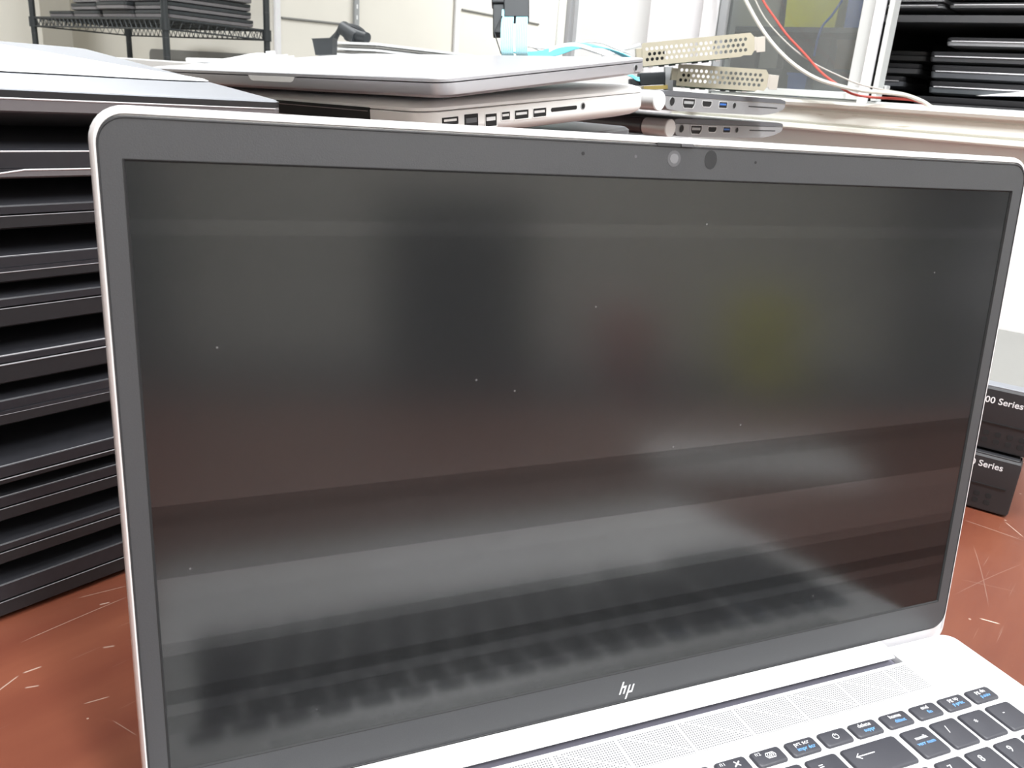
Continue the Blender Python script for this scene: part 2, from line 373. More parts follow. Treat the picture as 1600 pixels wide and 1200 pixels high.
# ================================================================== TABLE
SCR = []
def scr(x0, y0, x1, y1, wd=0.0004, st=0.8):
    p, q = at_z(x0, y0, 0), at_z(x1, y1, 0); SCR.append((p.dot(E1), p.dot(E2), q.dot(E1), q.dot(E2), wd, st))
scr(1530, 966, 1563, 975, 0.0006, 0.95); scr(1505, 812, 1600, 845, 0.0005, 0.3); scr(1520, 850, 1545, 950, 0.0003, 0.18)
scr(1500, 905, 1590, 925, 0.0003, 0.14); scr(1490, 930, 1600, 880, 0.0003, 0.14); scr(1570, 815, 1600, 840, 0.0005, 0.6)
scr(130, 1100, 172, 1088, 0.0004, 0.4); scr(38, 1075, 62, 1071, 0.0006, 0.35); scr(-10, 1085, 30, 1055, 0.0005, 0.4); scr(35, 1052, 66, 1041, 0.0006, 0.45)
scr(30, 1005, 205, 930, 0.0003, 0.35); scr(120, 935, 200, 915, 0.0003, 0.35); scr(160, 1012, 180, 1009, 0.0008, 0.3); scr(155, 945, 172, 941, 0.0006, 0.5); scr(175, 1125, 215, 1150, 0.0003, 0.2)
M['table'] = table_mat(SCR)
table = empty('work_table', 'red-brown laminate work table with scratched top under the laptops', 'table', (0, 0, FL))
tt = MB().loft([ring(-1.5, 0.995, -0.72, 1.05, 0.01, z) for z in (-FL - 0.03, -FL - 0.001)] + [ring(-1.499, 0.994, -0.719, 1.049, 0.01, -FL)])
o = tt.build('tabletop', M['table'], table, (0, 0, 0), RZ)
for a, b in ((-1.4, -0.45), (0.9, -0.45), (0.9, 0.95), (-1.4, 0.95)):
    MB().box(-0.025, 0.025, -0.025, 0.025, 0, -FL - 0.03).build('leg', M['framegrey'], table, ab(a, b, 0), RZ)

# ================================================================== THE SILVER LAPTOP
lap = empty('open_laptop', 'silver laptop standing open with dark matte screen in the foreground', 'laptop', (0, 0, 0))
HB = 0.0165
X1 = 0.1796
# base outline with hinge notch (counter-clockwise)
def base_outline(ins):
    x1 = X1 - ins; yb = -0.0045 - ins; yf = -0.2375 + ins; nx = 0.1387 + ins; ny = -0.0150 - ins; r = 0.006
    pts = []
    def arc(cx, cy, a0, rad, n=5, sgn=1):
        for k in range(n + 1):
            a = R(a0 + sgn * 90 * k / n); pts.append((cx + rad * math.cos(a), cy + rad * math.sin(a)))
    arc(x1 - 0.009, yf + 0.009, -90, 0.009); arc(x1 - r, yb - r, 0, r)
    pts.append((nx, yb)); pts.append((nx, ny)); pts.append((-nx, ny)); pts.append((-nx, yb))
    arc(-x1 + r, yb - r, 90, r); arc(-x1 + 0.009, yf + 0.009, 180, 0.009)
    return pts
b = MB(); b.loft([[(x, y, z) for x, y in base_outline(i)] for i, z in ((0.006, 0.0015), (0.0025, 0.003), (0.0003, 0.009), (0, 0.0145), (0.0003, 0.0160), (0.0009, HB))])
b.build('base', M['alu'], lap)
MB().box(-0.1385, 0.1385, -0.0149, -0.0060, 0.003, 0.0128).build('hinge_cover', mat('hinge_cover_grey', (0.16, 0.155, 0.19), 0.5), lap)
# hinge bar
hp = [(-0.0052, 0.0158), (-0.0026, 0.0188), (-0.0032, 0.0193), (-0.0060, 0.0192), (-0.0100, 0.0184), (-0.0118, 0.0174), (-0.0126, 0.0168), (-0.0121, 0.0160), (-0.0052, 0.0156)]
hb = MB(); hb.loft([[(x, -0.008 + (y + 0.008) * s, 0.014 + (z - 0.014) * s) for y, z in hp] for x, s in ((-0.1370, 0.8), (-0.1364, 1), (0.1364, 1), (0.1370, 0.8))])
hb.build('hinge_bar', M['alu'], lap)
for x in (-0.15, 0.15):
    for y in (-0.04, -0.215):
        b = MB(); b.loft([[(px, py, z) for px, py, _ in disc(x, y, 0.006, 0)] for z in (0.0, 0.002)]); b.build('foot', M['rubber'], lap)
# --- lid (local frame: x right, y up the screen, z towards the user)
LR = (R(84.855), 0, 0); LO = (0, 0, 0.0324)
L0, L1, LW = -0.0235, 0.2073, 0.1800
sh = MB()
sh.loft([ring(-LW + i, LW - i, L0 + i, L1 - i, 0.0095 - min(i, 0.005), z, 8) for z, i in
         ((-0.0062, 0.006), (-0.0058, 0.0025), (-0.0045, 0.0008), (-0.0025, 0.0), (-0.0008, 0.0002), (0.0004, 0.0007), (0.0010, 0.0014), (0.0010, 0.0022), (0.0002, 0.0025))])
sh.build('lid_shell', M['alu_lid'], lap, LO, LR)
# bezel frame
def frame_mesh(x0, x1, y0, y1, r, ix0, ix1, iy0, iy1, z0, z1, name, n=8, ir=0.0004):
    mb = MB(); o_ = rr(x0, x1, y0, y1, r, n); i_ = rr(ix0, ix1, iy0, iy1, ir, n); N = len(o_)
    i2 = rr(ix0 + 0.0006, ix1 - 0.0006, iy0 + 0.0006, iy1 - 0.0006, ir, n)
    v = [(x, y, z0) for x, y in o_] + [(x, y, z1 - 0.0002) for x, y in o_] + [(x + (0.0003 if x < 0 else -0.0003), y + (0.0003 if y < 0.1 else -0.0003), z1) for x, y in o_] + [(x, y, z1) for x, y in i_] + [(x, y, z0) for x, y in i2]
    f = []
    for k in range(4):
        for i in range(N):
            j = (i + 1) % N; f.append((k * N + i, k * N + j, (k + 1) * N + j, (k + 1) * N + i))
    mb.add(v, f); return mb
SW, SHH = 0.1721, 0.1936
frame_mesh(-0.1778, 0.1778, -0.0137, 0.2041, 0.0072, -SW, SW, 0.0, SHH, 0.0001, 0.0009, 'bezel').build('bezel', M['bezel'], lap, LO, LR, smooth=25)
frame_mesh(-0.1783, 0.1783, -0.0141, 0.2046, 0.0076, -0.1777, 0.1777, -0.0136, 0.2040, 0.0001, 0.0011, 'rim', ir=0.0071).build('rubber_lip', M['rubber'], lap, LO, LR, smooth=25)
frame_mesh(-SW - 0.0002, SW + 0.0002, -0.0002, SHH + 0.0002, 0.0005, -SW + 0.0003, SW - 0.0003, 0.0003, SHH - 0.0003, 0.0001, 0.00095, 'edge_mask').build('screen_edge_mask', M['hole'], lap, LO, LR, smooth=25)  # black frame added over the inner bezel slope, hides its bright catch of light
MB().add([(-SW - 0.001, -0.001, 0.0003), (SW + 0.001, -0.001, 0.0003), (SW + 0.001, SHH + 0.001, 0.0003), (-SW - 0.001, SHH + 0.001, 0.0003)], [(0, 1, 2, 3)]) \
    .box(-SW - 0.001, SW + 0.001, -0.001, SHH + 0.001, 0.00005, 0.0003).build('screen_panel', M['screen'], lap, LO, LR, smooth=0)
# camera, infrared window, status light, microphones, shutter slider
def lid_disc(name, u, v, r, m, z=0.00098, sx=1.0):
    mb = MB(); mb.loft([[(u + (x - u) * sx, y, zz) for x, y, _ in disc(u, v, r, 0, 24)] for zz in (0.0006, z)]); return mb.build(name, m, lap, LO, LR)
lid_disc('infrared_window', 0.0166, 0.2003, 0.0032, M['lens'], sx=0.8)['label'] = 'dark oval infrared window'
lid_disc('camera_ring', 0.0014, 0.2001, 0.0027, M['lens2'])
lid_disc('camera_lens', 0.0014, 0.2001, 0.0017, mat('shutter_grey', (0.15, 0.15, 0.16), 0.25), 0.00104)
lid_disc('status_light', -0.0139, 0.2002, 0.0005, M['lens2'])
lid_disc('microphone', -0.0339, 0.2004, 0.0006, M['hole']); lid_disc('microphone', 0.0361, 0.2001, 0.0005, M['hole'])
b = MB(); b.loft([ring(-0.0060, 0.0088, 0.2040, 0.2052, 0.0005, z, 3) for z in (0.0006, 0.0013)]); b.build('shutter_slot', M['rubber'], lap, LO, LR)
b = MB(); b.loft([ring(0.0035, 0.0085, 0.2042, 0.2052, 0.0004, z, 3) for z in (0.0012, 0.0017)]); b.build('shutter_slider', M['lens2'], lap, LO, LR)
# maker's mark: four slanted strokes joined in two pairs
def logo():
    k = 0.30                                   # slant
    def st(x, y0, y1, wd=0.00072): return [(x + y0 * k, y0), (x + wd + y0 * k, y0), (x + wd + y1 * k, y1), (x + y1 * k, y1)]
    H = 0.0031; polys = []
    polys += [st(-0.0034, -H / 2, H * 1.05)]
    polys += [st(-0.0016, -H / 2, H / 2)]
    polys += [[(-0.0034 + (H / 2 - .0007) * k, H / 2 - 0.0007), (-0.0009 + (H / 2 - .0007) * k, H / 2 - 0.0007), (-0.0010 + (H / 2) * k, H / 2), (-0.0034 + (H / 2) * k, H / 2)]]
    polys += [st(0.0002, -H * 1.25, H / 2)]
    polys += [st(0.0020, -H / 2, H / 2)]
    polys += [[(0.0002 - (H / 2) * k, -H / 2), (0.0027 - (H / 2) * k, -H / 2), (0.0026 - (H / 2 - .0007) * k, -H / 2 + 0.0007), (0.0002 - (H / 2 - .0007) * k, -H / 2 + 0.0007)]]
    mb = MB()
    for q, pl in enumerate(polys): mb.loft([[(x * 1.0, y * 1.15 - 0.0080, z) for x, y in pl] for z in (0.0008, 0.00098 + q * 2e-6)])
    return mb
logo().build('maker_mark', mat('mark_silver', (0.70, 0.70, 0.72), 0.3, 0.3), lap, LO, LR, smooth=0)
# speaker grille
b = MB(); b.loft([ring(-0.1372, 0.1372, -0.0335, -0.0172, 0.0006, z, 3) for z in (HB - 0.001, HB + 0.00006)])
b.build('speaker_grille', M['grille'], lap)
b = MB(); b.loft([ring(-0.062, 0.056, -0.2285, -0.1535, 0.003, z, 4) for z in (HB - 0.001, HB + 0.00005)]); b.build('touchpad', mat('touchpad_silver', (0.68, 0.68, 0.70), 0.4, 0.3), lap)
# keys
kcache = {}
def key_mesh(wd, dp):
    k = (round(wd, 5), round(dp, 5))
    if k not in kcache:
        mb = MB(); mb.loft([ring(i, wd - i, -dp + i, -i, 0.0013, z, 3) for i, z in ((0, -0.0012), (0, 0.0006), (0.0003, 0.0011), (0.0008, 0.0013))])
        me = bpy.data.meshes.new('key'); me.from_pydata(mb.v, [], mb.f); me.materials.append(M['key']); me.shade_smooth(); me.set_sharp_from_angle(angle=R(50)); kcache[k] = me
    return kcache[k]
KT = 0.0013
def key(x, y, wd, dp, leg=()):
    o = link('key', key_mesh(wd, dp), None, lap, (x, y, HB))
    for s, size, lx, ly, m in leg:
        me = text_mesh(s, size, 'CENTER')
        me2 = me if not me.materials or me.materials[0] == m else me.copy()
        if me2 is not me: me2.materials.clear()
        link('legend', me2, m, o, (lx, ly, KT + 0.00003))
    return o
Wk, Bk = M['white_ink'], M['blue_ink']
def two(a, b, wd=0.0137): return [(a, 0.0027, wd * .52, -0.0022, Wk), (b, 0.0025, wd * .56, -0.0048, Bk)]
FY = -0.0410; FW = 0.0139; FD = 0.0074
frow = [(0.1463, two('pg dn', 'p.suiv')), (0.1299, two('pg up', 'p.préc')), (0.1135, two('end', 'fin')), (0.0968, two('home', 'début')), (0.0801, two('delete', 'suppr')),
        (0.0642, ()), (0.0478, two('prt scr', 'impr écr')), (0.0313, [('f12', 0.0020, 0.0030, -0.0019, Wk)]), (0.0150, [('f11', 0.0020, 0.0030, -0.0019, Wk)])]
fk = {}
for x, lg in frow: fk[x] = key(x, FY, FW, FD, lg)
for i in range(11):
    key(0.0150 - (i + 1) * 0.01645, FY, FW, FD, [(('f%d' % (10 - i)) if i < 10 else 'esc', 0.0024, 0.0034, -0.0020, Wk)])
# power symbol, hexagon symbol, aeroplane on the function keys
def ringpath(cx, cy, r, n, a0, a1): return [(cx + r * math.cos(R(a0 + (a1 - a0) * i / n)), cy + r * math.sin(R(a0 + (a1 - a0) * i / n)), 0) for i in range(n + 1)]
MB().tube(ringpath(0, 0, 0.00125, 14, 115, 425), 0.00016, 5).tube([(0, 0.0003, 0), (0, 0.0016, 0)], 0.00016, 5).build('legend', Wk, fk[0.0642], (FW / 2, -FD / 2, KT + 0.0001))
hx = MB()
for dx in (-0.0009, 0.0009): hx.tube(ringpath(dx, 0, 0.0014, 6, 0, 360), 0.00017, 5)
hx.tube(ringpath(0, 0, 0.0014, 6, 0, 360), 0.00017, 5).build('legend', Wk, fk[0.0313], (0.0078, -0.0036, KT + 0.0001))
MB().tube([(-0.0015, -0.001, 0), (0.0015, 0.001, 0)], 0.0003, 5).tube([(-0.0006, 0.0014, 0), (0.0002, 0.0001, 0), (0.0012, -0.0010, 0)], 0.00022, 5).build('legend', Wk, fk[0.0150], (0.0085, -0.0034, KT + 0.0001))
RY = [-0.0511, -0.0681, -0.0851, -0.1021, -0.1191, -0.1361]
DP = 0.0143
# numeric pad
npx = [0.0979, 0.1142, 0.1304, 0.1467]; NW = 0.0139
key(npx[0], RY[0], NW, DP, [('numlk', 0.0026, 0.0068, -0.0050, Wk), ('verr num', 0.0025, 0.0068, -0.0078, Bk)])
key(npx[1], RY[0], NW, DP, [('/', 0.0052, 0.0052, -0.0052, Wk)]); key(npx[2], RY[0], NW, DP, [('*', 0.0042, 0.0052, -0.0060, Wk)]); key(npx[3], RY[0], NW, DP, [('-', 0.0040, 0.0052, -0.0050, Wk)])
for r_i, (ch, sub) in enumerate((('789', ('hm', '', 'pgup')), ('456', ('', '', '')), ('123', ('end', '', 'pgdn')))):
    for c_i in range(3):
        lg = [(ch[c_i], 0.0044, 0.0048, -0.0045, Wk)]
        if sub[c_i]: lg.append((sub[c_i], 0.0022, 0.0090, -0.0092, Bk))
        key(npx[c_i], RY[r_i + 1], NW, DP, lg)
key(npx[3], RY[1], NW, DP * 2 + 0.0027, [('+', 0.0044, 0.0048, -0.0050, Wk)]); key(npx[3], RY[3], NW, DP * 2 + 0.0027, [('enter', 0.0026, 0.0060, -0.0045, Wk)])
key(npx[0], RY[4], NW * 2 + 0.0023, DP, [('0', 0.0044, 0.0048, -0.0045, Wk)]); key(npx[2], RY[4], NW, DP, [('.', 0.0044, 0.0048, -0.0045, Wk)])
# main block
P_, KW = 0.0175, 0.0151
x0 = 0.0669 - 13 * P_
bk = key(0.0669, RY[0], 0.0277, DP)
MB().tube([(0.0045, 0, 0), (-0.0045, 0, 0)], 0.00022, 5).tube([(-0.0027, 0.0013, 0), (-0.0046, 0, 0), (-0.0027, -0.0013, 0)], 0.00022, 5).build('legend', Wk, bk, (0.0085, -0.0052, KT + 0.0001))
for i, ch in enumerate("#1234567890-="):
    key(x0 + i * P_, RY[0], KW, DP, [(ch, 0.0042, 0.0048, -0.0046, Wk)])
def row(ry, first, chars, last_x1=0.0946):
    key(x0, ry, first, DP); x = x0 + first + 0.0024
    for ch in chars:
        key(x, ry, KW, DP, [(ch, 0.0042, 0.0048, -0.0046, Wk)]); x += P_
    key(x, ry, last_x1 - x, DP)
row(RY[1], 0.0240, "QWERTYUIOP^¸"); row(RY[2], 0.0284, "ASDFGHJKL;`"); row(RY[3], 0.0330, "ZXCVBNM,.É")
x = x0
for wd in (0.0195, 0.0151, 0.0151, 0.0151, 0.0850, 0.0151, 0.0151):
    key(x, RY[4], wd, DP); x += wd + 0.0024
for ax, ay, hh in ((x, RY[4] - 0.0075, 0.0068), (x + P_, RY[4], 0.0068), (x + P_, RY[4] - 0.0075, 0.0068), (x + 2 * P_, RY[4] - 0.0075, 0.0068)): key(ax, ay, KW, hh)

# ================================================================== LEFT STACK OF LAPTOPS
Fo = Vector((-0.2431, 0.1570, 0)); FA = math.atan2(0.0279, 0.0526)          # front face line
rows = [  # lid top, seam, base bottom heights at the left edge of the picture
 (.2365, .2326, .2272), (.2124, .2045, .2013), (.1906, .1860, .1806), (.1695, .1636, .1579), (.1516, .1469, .1388), (.1268, .1225, .1139),
 (.1064, .1006, .0944), (.0780, .0713, .0688), (.0618, .0556, .0496), (.0390, .0345, .0288), (.0190, .0099, .0026)]
ORD = ['topmost', 'second', 'third', 'fourth', 'fifth', 'sixth', 'seventh', 'eighth', 'ninth', 'tenth', 'lowest']
DET = ['with pale grey lid and white paper on it', 'pale mauve edge', 'with thin bright seam', 'with notched bright seam', 'with faint dull seam', 'with thick bright lid edge',
       'with gently stepped seam', 'with broad shaded lid top', 'with thin pale seam', 'with wide glossy lid top', 'touching the red-brown table']
for i, (zt, zs, zb) in enumerate(rows):
    tilt = 5.4 * (10 - i) / 10
    lab = '%s laptop %s the tall left stack, %s' % ('black' if i != 1 else 'grey-based black', ('%s of' % ORD[i]) if i in (0, 10) else ORD[i] + ' from the top of', DET[i])
    if i == 0: lab = 'topmost closed laptop of the tall left stack, under the white paper'
    g = empty('stacked_laptop', lab, 'laptop', Fo + Vector((0, 0, zb)), (R(tilt), 0, FA), 'closed laptops in the tall left stack')
    xa, xb = -0.175 + random.uniform(-.004, .004), 0.163 + (0 if i == 0 else random.uniform(-.006, .002))
    yo = 0 if i == 0 else random.uniform(-0.0015, 0.0015)
    if i in (7, 9, 10): yo -= 0.003
    D_ = 0.236 if i else 0.215; hs, ht = zs - zb, zt - zb
    gap = (zb - rows[i + 1][0]) if i < 10 else zb
    base_m = M['mauve'] if i in (0, 1) else M['black']
    under = max(gap - 0.0012, 0.001)
    b = MB(); b.loft([ring(xa + dx, xb - dx, yo + dy, yo + D_ - 0.004, 0.006, z) for z, dy, dx in
                      ((-under, 0.050, 0.02), (-under * .75, 0.038, 0.01), (-0.0012, 0.007, 0.003), (-0.0003, 0.001, 0.0008), (0.0006, 0.0, 0.0), (hs - 0.0004, 0.0, 0.0), (hs, 0.0004, 0.0004))])
    b.build('base', base_m, g)
    for fx in (xa + 0.03, xb - 0.03):
        fb = MB(); fb.loft([disc(fx, yo + D_ - 0.03, 0.006, z) for z in (-under - 0.0005, -under + 0.001)]); fb.build('foot', M['rubber'], g)
    dt = 0.0010
    b = MB(); b.loft([ring(xa + dx, xb - dx, yo + dy, yo + D_, 0.007, z) for z, dy, dx in
                      ((hs + 0.0003, 0.0012, 0.001), (hs + 0.0008, 0.0004, 0.0003), (ht - 0.0008, 0.0003, 0.0003), (ht - 0.0002, 0.0008, 0.0008), (ht, 0.0018, 0.0018))])
    b.build('lid', M['greylid'] if i == 0 else M['black2'], g)
    if i == 0:
        b = MB(); b.loft([ring(xa - 0.0002, xb + 0.0002, yo - 0.0001, yo + D_, 0.007, z) for z in (hs + 0.0006, ht - 0.0007)]); b.build('lid_edge', M['black'], g)
    em = M['edge_bright'] if i in (0, 1) else M['edge']
    er = 0.00042 if i in (0, 1, 5) else (0.0003 if i in (3, 7) else 0.0002)
    stp = {1: 0.055, 3: 0.100, 6: 0.150}.get(i)
    if stp:
        x_ = 0.0 - 0.0 + stp - 0.026
        path = [(xa + 0.004, yo, hs - 0.0012), (x_ - 0.006, yo, hs - 0.0012), (x_, yo, hs - 0.0004), (x_ + 0.004, yo, hs + 0.0001), (xb - 0.006, yo, hs + 0.0001)]
        lb = MB(); lb.loft([[(x, yo + dy, z) for x, z in ((xa + 0.006, hs - 0.0010), (x_ - 0.006, hs - 0.0010), (x_ + 0.004, hs + 0.0006), (xa + 0.006, hs + 0.0006))] for dy in (-0.0002, 0.002)])
        lb.build('latch_lip', M['black2'], g)
    else: path = [(xa + 0.004, yo, hs), (xb - 0.006, yo, hs), (xb - 0.0015, yo + 0.003, hs + 0.0002)]
    MB().tube(path, er, 6).build('seam_glint', em, g)  # pale line painted where the base rim would catch light
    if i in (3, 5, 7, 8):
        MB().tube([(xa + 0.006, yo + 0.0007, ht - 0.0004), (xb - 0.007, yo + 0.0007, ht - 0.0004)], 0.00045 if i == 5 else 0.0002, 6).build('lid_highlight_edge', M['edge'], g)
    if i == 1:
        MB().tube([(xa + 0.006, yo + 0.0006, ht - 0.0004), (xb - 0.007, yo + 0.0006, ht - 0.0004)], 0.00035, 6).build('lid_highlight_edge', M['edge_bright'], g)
    if i == 0: top_lap = (g.location.copy(), Euler((R(tilt), 0, FA)), ht)
# paper on the top laptop
loc, eu, ht = top_lap
MX = Matrix.Translation(loc) @ eu.to_matrix().to_4x4()
pm = MB(); NX, NY = 36, 22; pv = []
for j in range(NY + 1):
    for i in range(NX + 1):
        u, v = i / NX, j / NY
        x = -0.140 + 0.300 * u
        yf = 0.046 + 0.022 * u ** 4 + 0.016 * max(0, 0.66 - u) / 0.66 + 0.003 * math.sin(u * 11)
        y = yf + (0.208 - yf) * v * (1 - 0.88 * u ** 4)
        lift = 0.0008 + 0.0045 * (math.sin(min(1, v * 1.15) * math.pi * 0.55)) * (1 - u ** 2.2) + 0.0035 * max(0, 1 - u * 6) * (1 - v) + 0.0012 * math.sin(u * 7 + v * 4) * v
        pv.append(MX @ Vector((x, y, ht + max(lift, 0.0006))))
pf = [(j * (NX + 1) + i, j * (NX + 1) + i + 1, (j + 1) * (NX + 1) + i + 1, (j + 1) * (NX + 1) + i) for j in range(NY) for i in range(NX)]
po = pm.add(pv, pf).build('paper_sheet', M['paper'], None, smooth=60)
sd = po.modifiers.new('thickness', 'SOLIDIFY'); sd.thickness = 0.0002
tag(po, 'white sheet of paper lying curled on the top left laptop', 'paper')

# ================================================================== PORT HELPERS (side face at local x = 0, looking along +x)
def port(parent, name, y0, y1, z0, z1, kind='rect', inner=None, innername='tongue', rim=None):
    """recess drawn as a raised thin rim with a dark socket inside and, if asked, a tongue"""
    cy, cz, w_, h_ = (y0 + y1) / 2, (z0 + z1) / 2, (y1 - y0) / 2, (z1 - z0) / 2
    def outl(g, x):
        if kind == 'round': return [(x, cy + (w_ + g) * math.cos(6.28318 * k / 20), cz + (h_ + g) * math.sin(6.28318 * k / 20)) for k in range(20)]
        if kind == 'trap':
            t = 0.72; return [(x, cy - (w_ + g) * t, cz - h_ - g), (x, cy + (w_ + g) * t, cz - h_ - g), (x, cy + w_ + g, cz - h_ * .2), (x, cy + w_ + g, cz + h_ + g), (x, cy - w_ - g, cz + h_ + g), (x, cy - w_ - g, cz - h_ * .2)]
        if kind == 'slot': return [(x, y, z) for y, z in rr(cy - w_ - g, cy + w_ + g, cz - h_ - g, cz + h_ + g, h_ + g - 1e-5, 4)]
        return [(x, y, z) for y, z in rr(cy - w_ - g, cy + w_ + g, cz - h_ - g, cz + h_ + g, 0.0004, 2)]
    if rim is not None:
        mb = MB(); a, b_, c, d = outl(0.0005, -0.0005), outl(0.0005, 0.0004), outl(0, 0.0004), outl(0, -0.0003); n = len(a)
        mb.loft([a, b_, c, d], cap=False)
        ro = mb.build(name, rim, parent)
        sk = MB().loft([outl(0, -0.0005), outl(0, 0.00008)]).build('socket', M['hole'], ro)
        host = ro
    else:
        host = MB().loft([outl(0, -0.0005), outl(0, 0.00012)]).build(name, M['hole'], parent)
    if inner is not None:
        iy, iz = w_ * 0.78, h_ * 0.30
        MB().box(-0.0002, 0.00025, cy - iy, cy + iy, cz - iz + h_ * .2, cz + iz + h_ * .2).build(innername, inner, host)
    return host

# ================================================================== SUPPORTING LAPTOP STACKS
def plain_laptop(name, label, loc, rot, w_, d_, h_, m1, m2, group, x_left=True):
    g = empty(name, label, 'laptop', loc, rot, group)
    xa, xb = (-w_, 0) if x_left else (0, w_)
    MB().loft([ring(xa + i, xb - i, i, d_ - i, 0.01, z) for z, i in ((0.0012, 0.012), (0.003, 0.004), (h_ * .35, 0.0005), (h_ * .62, 0.0))]).build('base', m1, g)
    MB().loft([ring(xa + i, xb - i, i, d_ - i, 0.01, z) for z, i in ((h_ * .64, 0.001), (h_ * .68, 0.0002), (h_ * .92, 0.0002), (h_, 0.002))]).build('lid', m2, g)
    for fx in (xa + 0.03, xb - 0.03):
        for fy in (0.03, d_ - 0.03):
            MB().loft([disc(fx, fy, 0.005, z, 12) for z in (0, 0.002)]).build('foot', M['rubber'], g)
    return g
def copy_tree(o, parent=None):
    c = o.copy(); COL.objects.link(c); c.parent = parent
    for ch in list(o.children): copy_tree(ch, c)
    return c

# ---- middle stack: grey notebook on silver notebook on grey laptops
A2 = (R(5.6), R(-0.8), R(-64.5)); O2 = Vector((-0.0224, 0.2349, 0.2172))
mac2 = empty('silver_notebook', 'silver notebook with row of side ports and black hinge strip, under grey notebook', 'laptop', O2, A2)
W2, D2_ = 0.325, 0.227
b = MB(); b.loft([ring(-W2 + i, 0 - i, i, D2_ - i, 0.014, z, 8) for z, i in ((0.0015, 0.012), (0.0030, 0.0055), (0.0050, 0.0020), (0.0075, 0.0003), (0.0095, 0.0), (0.0172, 0.0), (0.0176, 0.0004))]); b.build('base', M['mac'], mac2)
b = MB(); b.loft([ring(-W2 + i, 0 - i, i, D2_ - i, 0.014, z, 8) for z, i in ((0.0180, 0.0008), (0.0184, 0.0001), (0.0200, 0.0002), (0.0218, 0.0020), (0.0232, 0.006), (0.0238, 0.014), (0.0240, 0.03))]); b.build('lid', M['mac'], mac2)
b = MB().loft([[(x, y, z) for y, z in ((-0.0006, 0.0105), (-0.0010, 0.0130), (-0.0004, 0.0186), (0.006, 0.0186), (0.006, 0.0105))] for x in (-W2 + 0.045, -0.045)]); b.build('hinge_strip', M['hole'], mac2)
MB().tube([(-W2 + 0.046, -0.0009, 0.0166), (-0.046, -0.0009, 0.0166)], 0.00022, 5).build('hinge_line', M['edge'], mac2)
for fx in (-0.03, -W2 + 0.03):
    for fy in (0.03, D2_ - 0.03): MB().loft([disc(fx, fy, 0.006, z) for z in (0.0, 0.002)]).build('foot', M['rubber'], mac2)
rimm = M['framegrey']
port(mac2, 'power_port', 0.0155, 0.0285, 0.0100, 0.0142, inner=M['mac'])
port(mac2, 'network_port', 0.0335, 0.0450, 0.0058, 0.0148, inner=M['lens2'])
port(mac2, 'video_port', 0.0510, 0.0610, 0.0066, 0.0138, inner=M['chrome'], rim=M['mac'])
port(mac2, 'display_port', 0.0655, 0.0730, 0.0094, 0.0140, inner=M['chrome'], rim=M['mac'])
port(mac2, 'usb_port', 0.0775, 0.0905, 0.0090, 0.0142, inner=M['chrome'], rim=M['mac'])
port(mac2, 'usb_port', 0.0950, 0.1080, 0.0090, 0.0142, inner=M['chrome'], rim=M['mac'])
port(mac2, 'card_slot', 0.1130, 0.1405, 0.0110, 0.0136, kind='slot')
port(mac2, 'audio_jack', 0.1450, 0.1488, 0.0108, 0.0146, kind='round', rim=M['framegrey'])

A1 = (R(7.0), R(-1.2), R(-61.4)); O1 = Vector((-0.0184, 0.2125, 0.2439))
mac1 = empty('grey_notebook', 'slim satin grey notebook with thumb notch on top of silver notebook', 'laptop', O1, A1)
W1, D1_ = 0.304, 0.212
b = MB(); b.loft([ring(-W1 + i, 0 - i, i, D1_ - i, 0.011, z, 8) for z, i in ((-0.0022, 0.020), (-0.0012, 0.009), (0.0, 0.0020), (0.0012, 0.0003), (0.0025, 0.0), (0.0072, 0.0))]); b.build('base', M['mac_grey'], mac1)
b = MB(); b.loft([ring(-W1 + i, 0 - i, i, D1_ - i, 0.011, z, 8) for z, i in ((0.0076, 0.0006), (0.0079, 0.0), (0.0094, 0.0), (0.0099, 0.0004), (0.0102, 0.0016))]); b.build('lid', M['mac_grey'], mac1)
b = MB(); b = b.loft([[(x, y, z) for x, z in ((-0.1735, 0.0076), (-0.1715, 0.0052), (-0.1690, 0.0044), (-0.1300, 0.0044), (-0.1275, 0.0052), (-0.1255, 0.0076))] for y in (-0.00015, 0.002)]); b = b.build('thumb_notch', M['paper'], mac1)
b['label'] = 'bright thumb notch'
port(mac1, 'audio_jack', 0.1925, 0.1965, 0.0022, 0.0060, kind='round', rim=M['framegrey'])
b = MB(); b.loft([[(-W1 / 2 + 0.020 * math.cos(6.2832 * k / 24) * 1.0, D1_ / 2 + 0.022 * math.sin(6.2832 * k / 24), z) for k in range(24)] for z in (0.0100, 0.01022)]); b.build('lid_emblem', M['framegrey'], mac1)

# grey laptops carrying the silver notebook (only the top one shows)
gl0 = None
NS = 9
for k in range(NS):
    z = 0.2135 * (NS - k) / NS - 0.0237; f_ = (NS - k) / NS
    if k == 0:
        gl0 = plain_laptop('grey_laptop', 'dark grey laptop just beneath the silver notebook, mostly hidden', (-0.008, 0.262, z - 0.001), (R(5.6), 0, R(-64.5)), 0.30, 0.215, 0.0215, M['black2'], M['slim_dark'], 'grey laptops under the silver notebook')
        port(gl0, 'usb_port', 0.150, 0.163, 0.0075, 0.0120); port(gl0, 'video_port', 0.120, 0.138, 0.0070, 0.0120)
        MB().box(-0.0005, 0.0012, 0.172, 0.200, 0.004, 0.0125).build('vent', M['chrome'], gl0)
    else:
        c = copy_tree(gl0); c.location = Vector((-0.008, 0.262, z)); c.rotation_euler = (R(5.6 * f_), 0, R(-64.5))
        c['label'] = 'dark grey laptop under the silver notebook, %s from the top of the grey ones' % ORD[k + 0] if k < 8 else 'lowest dark grey laptop under the silver notebook, on the table'

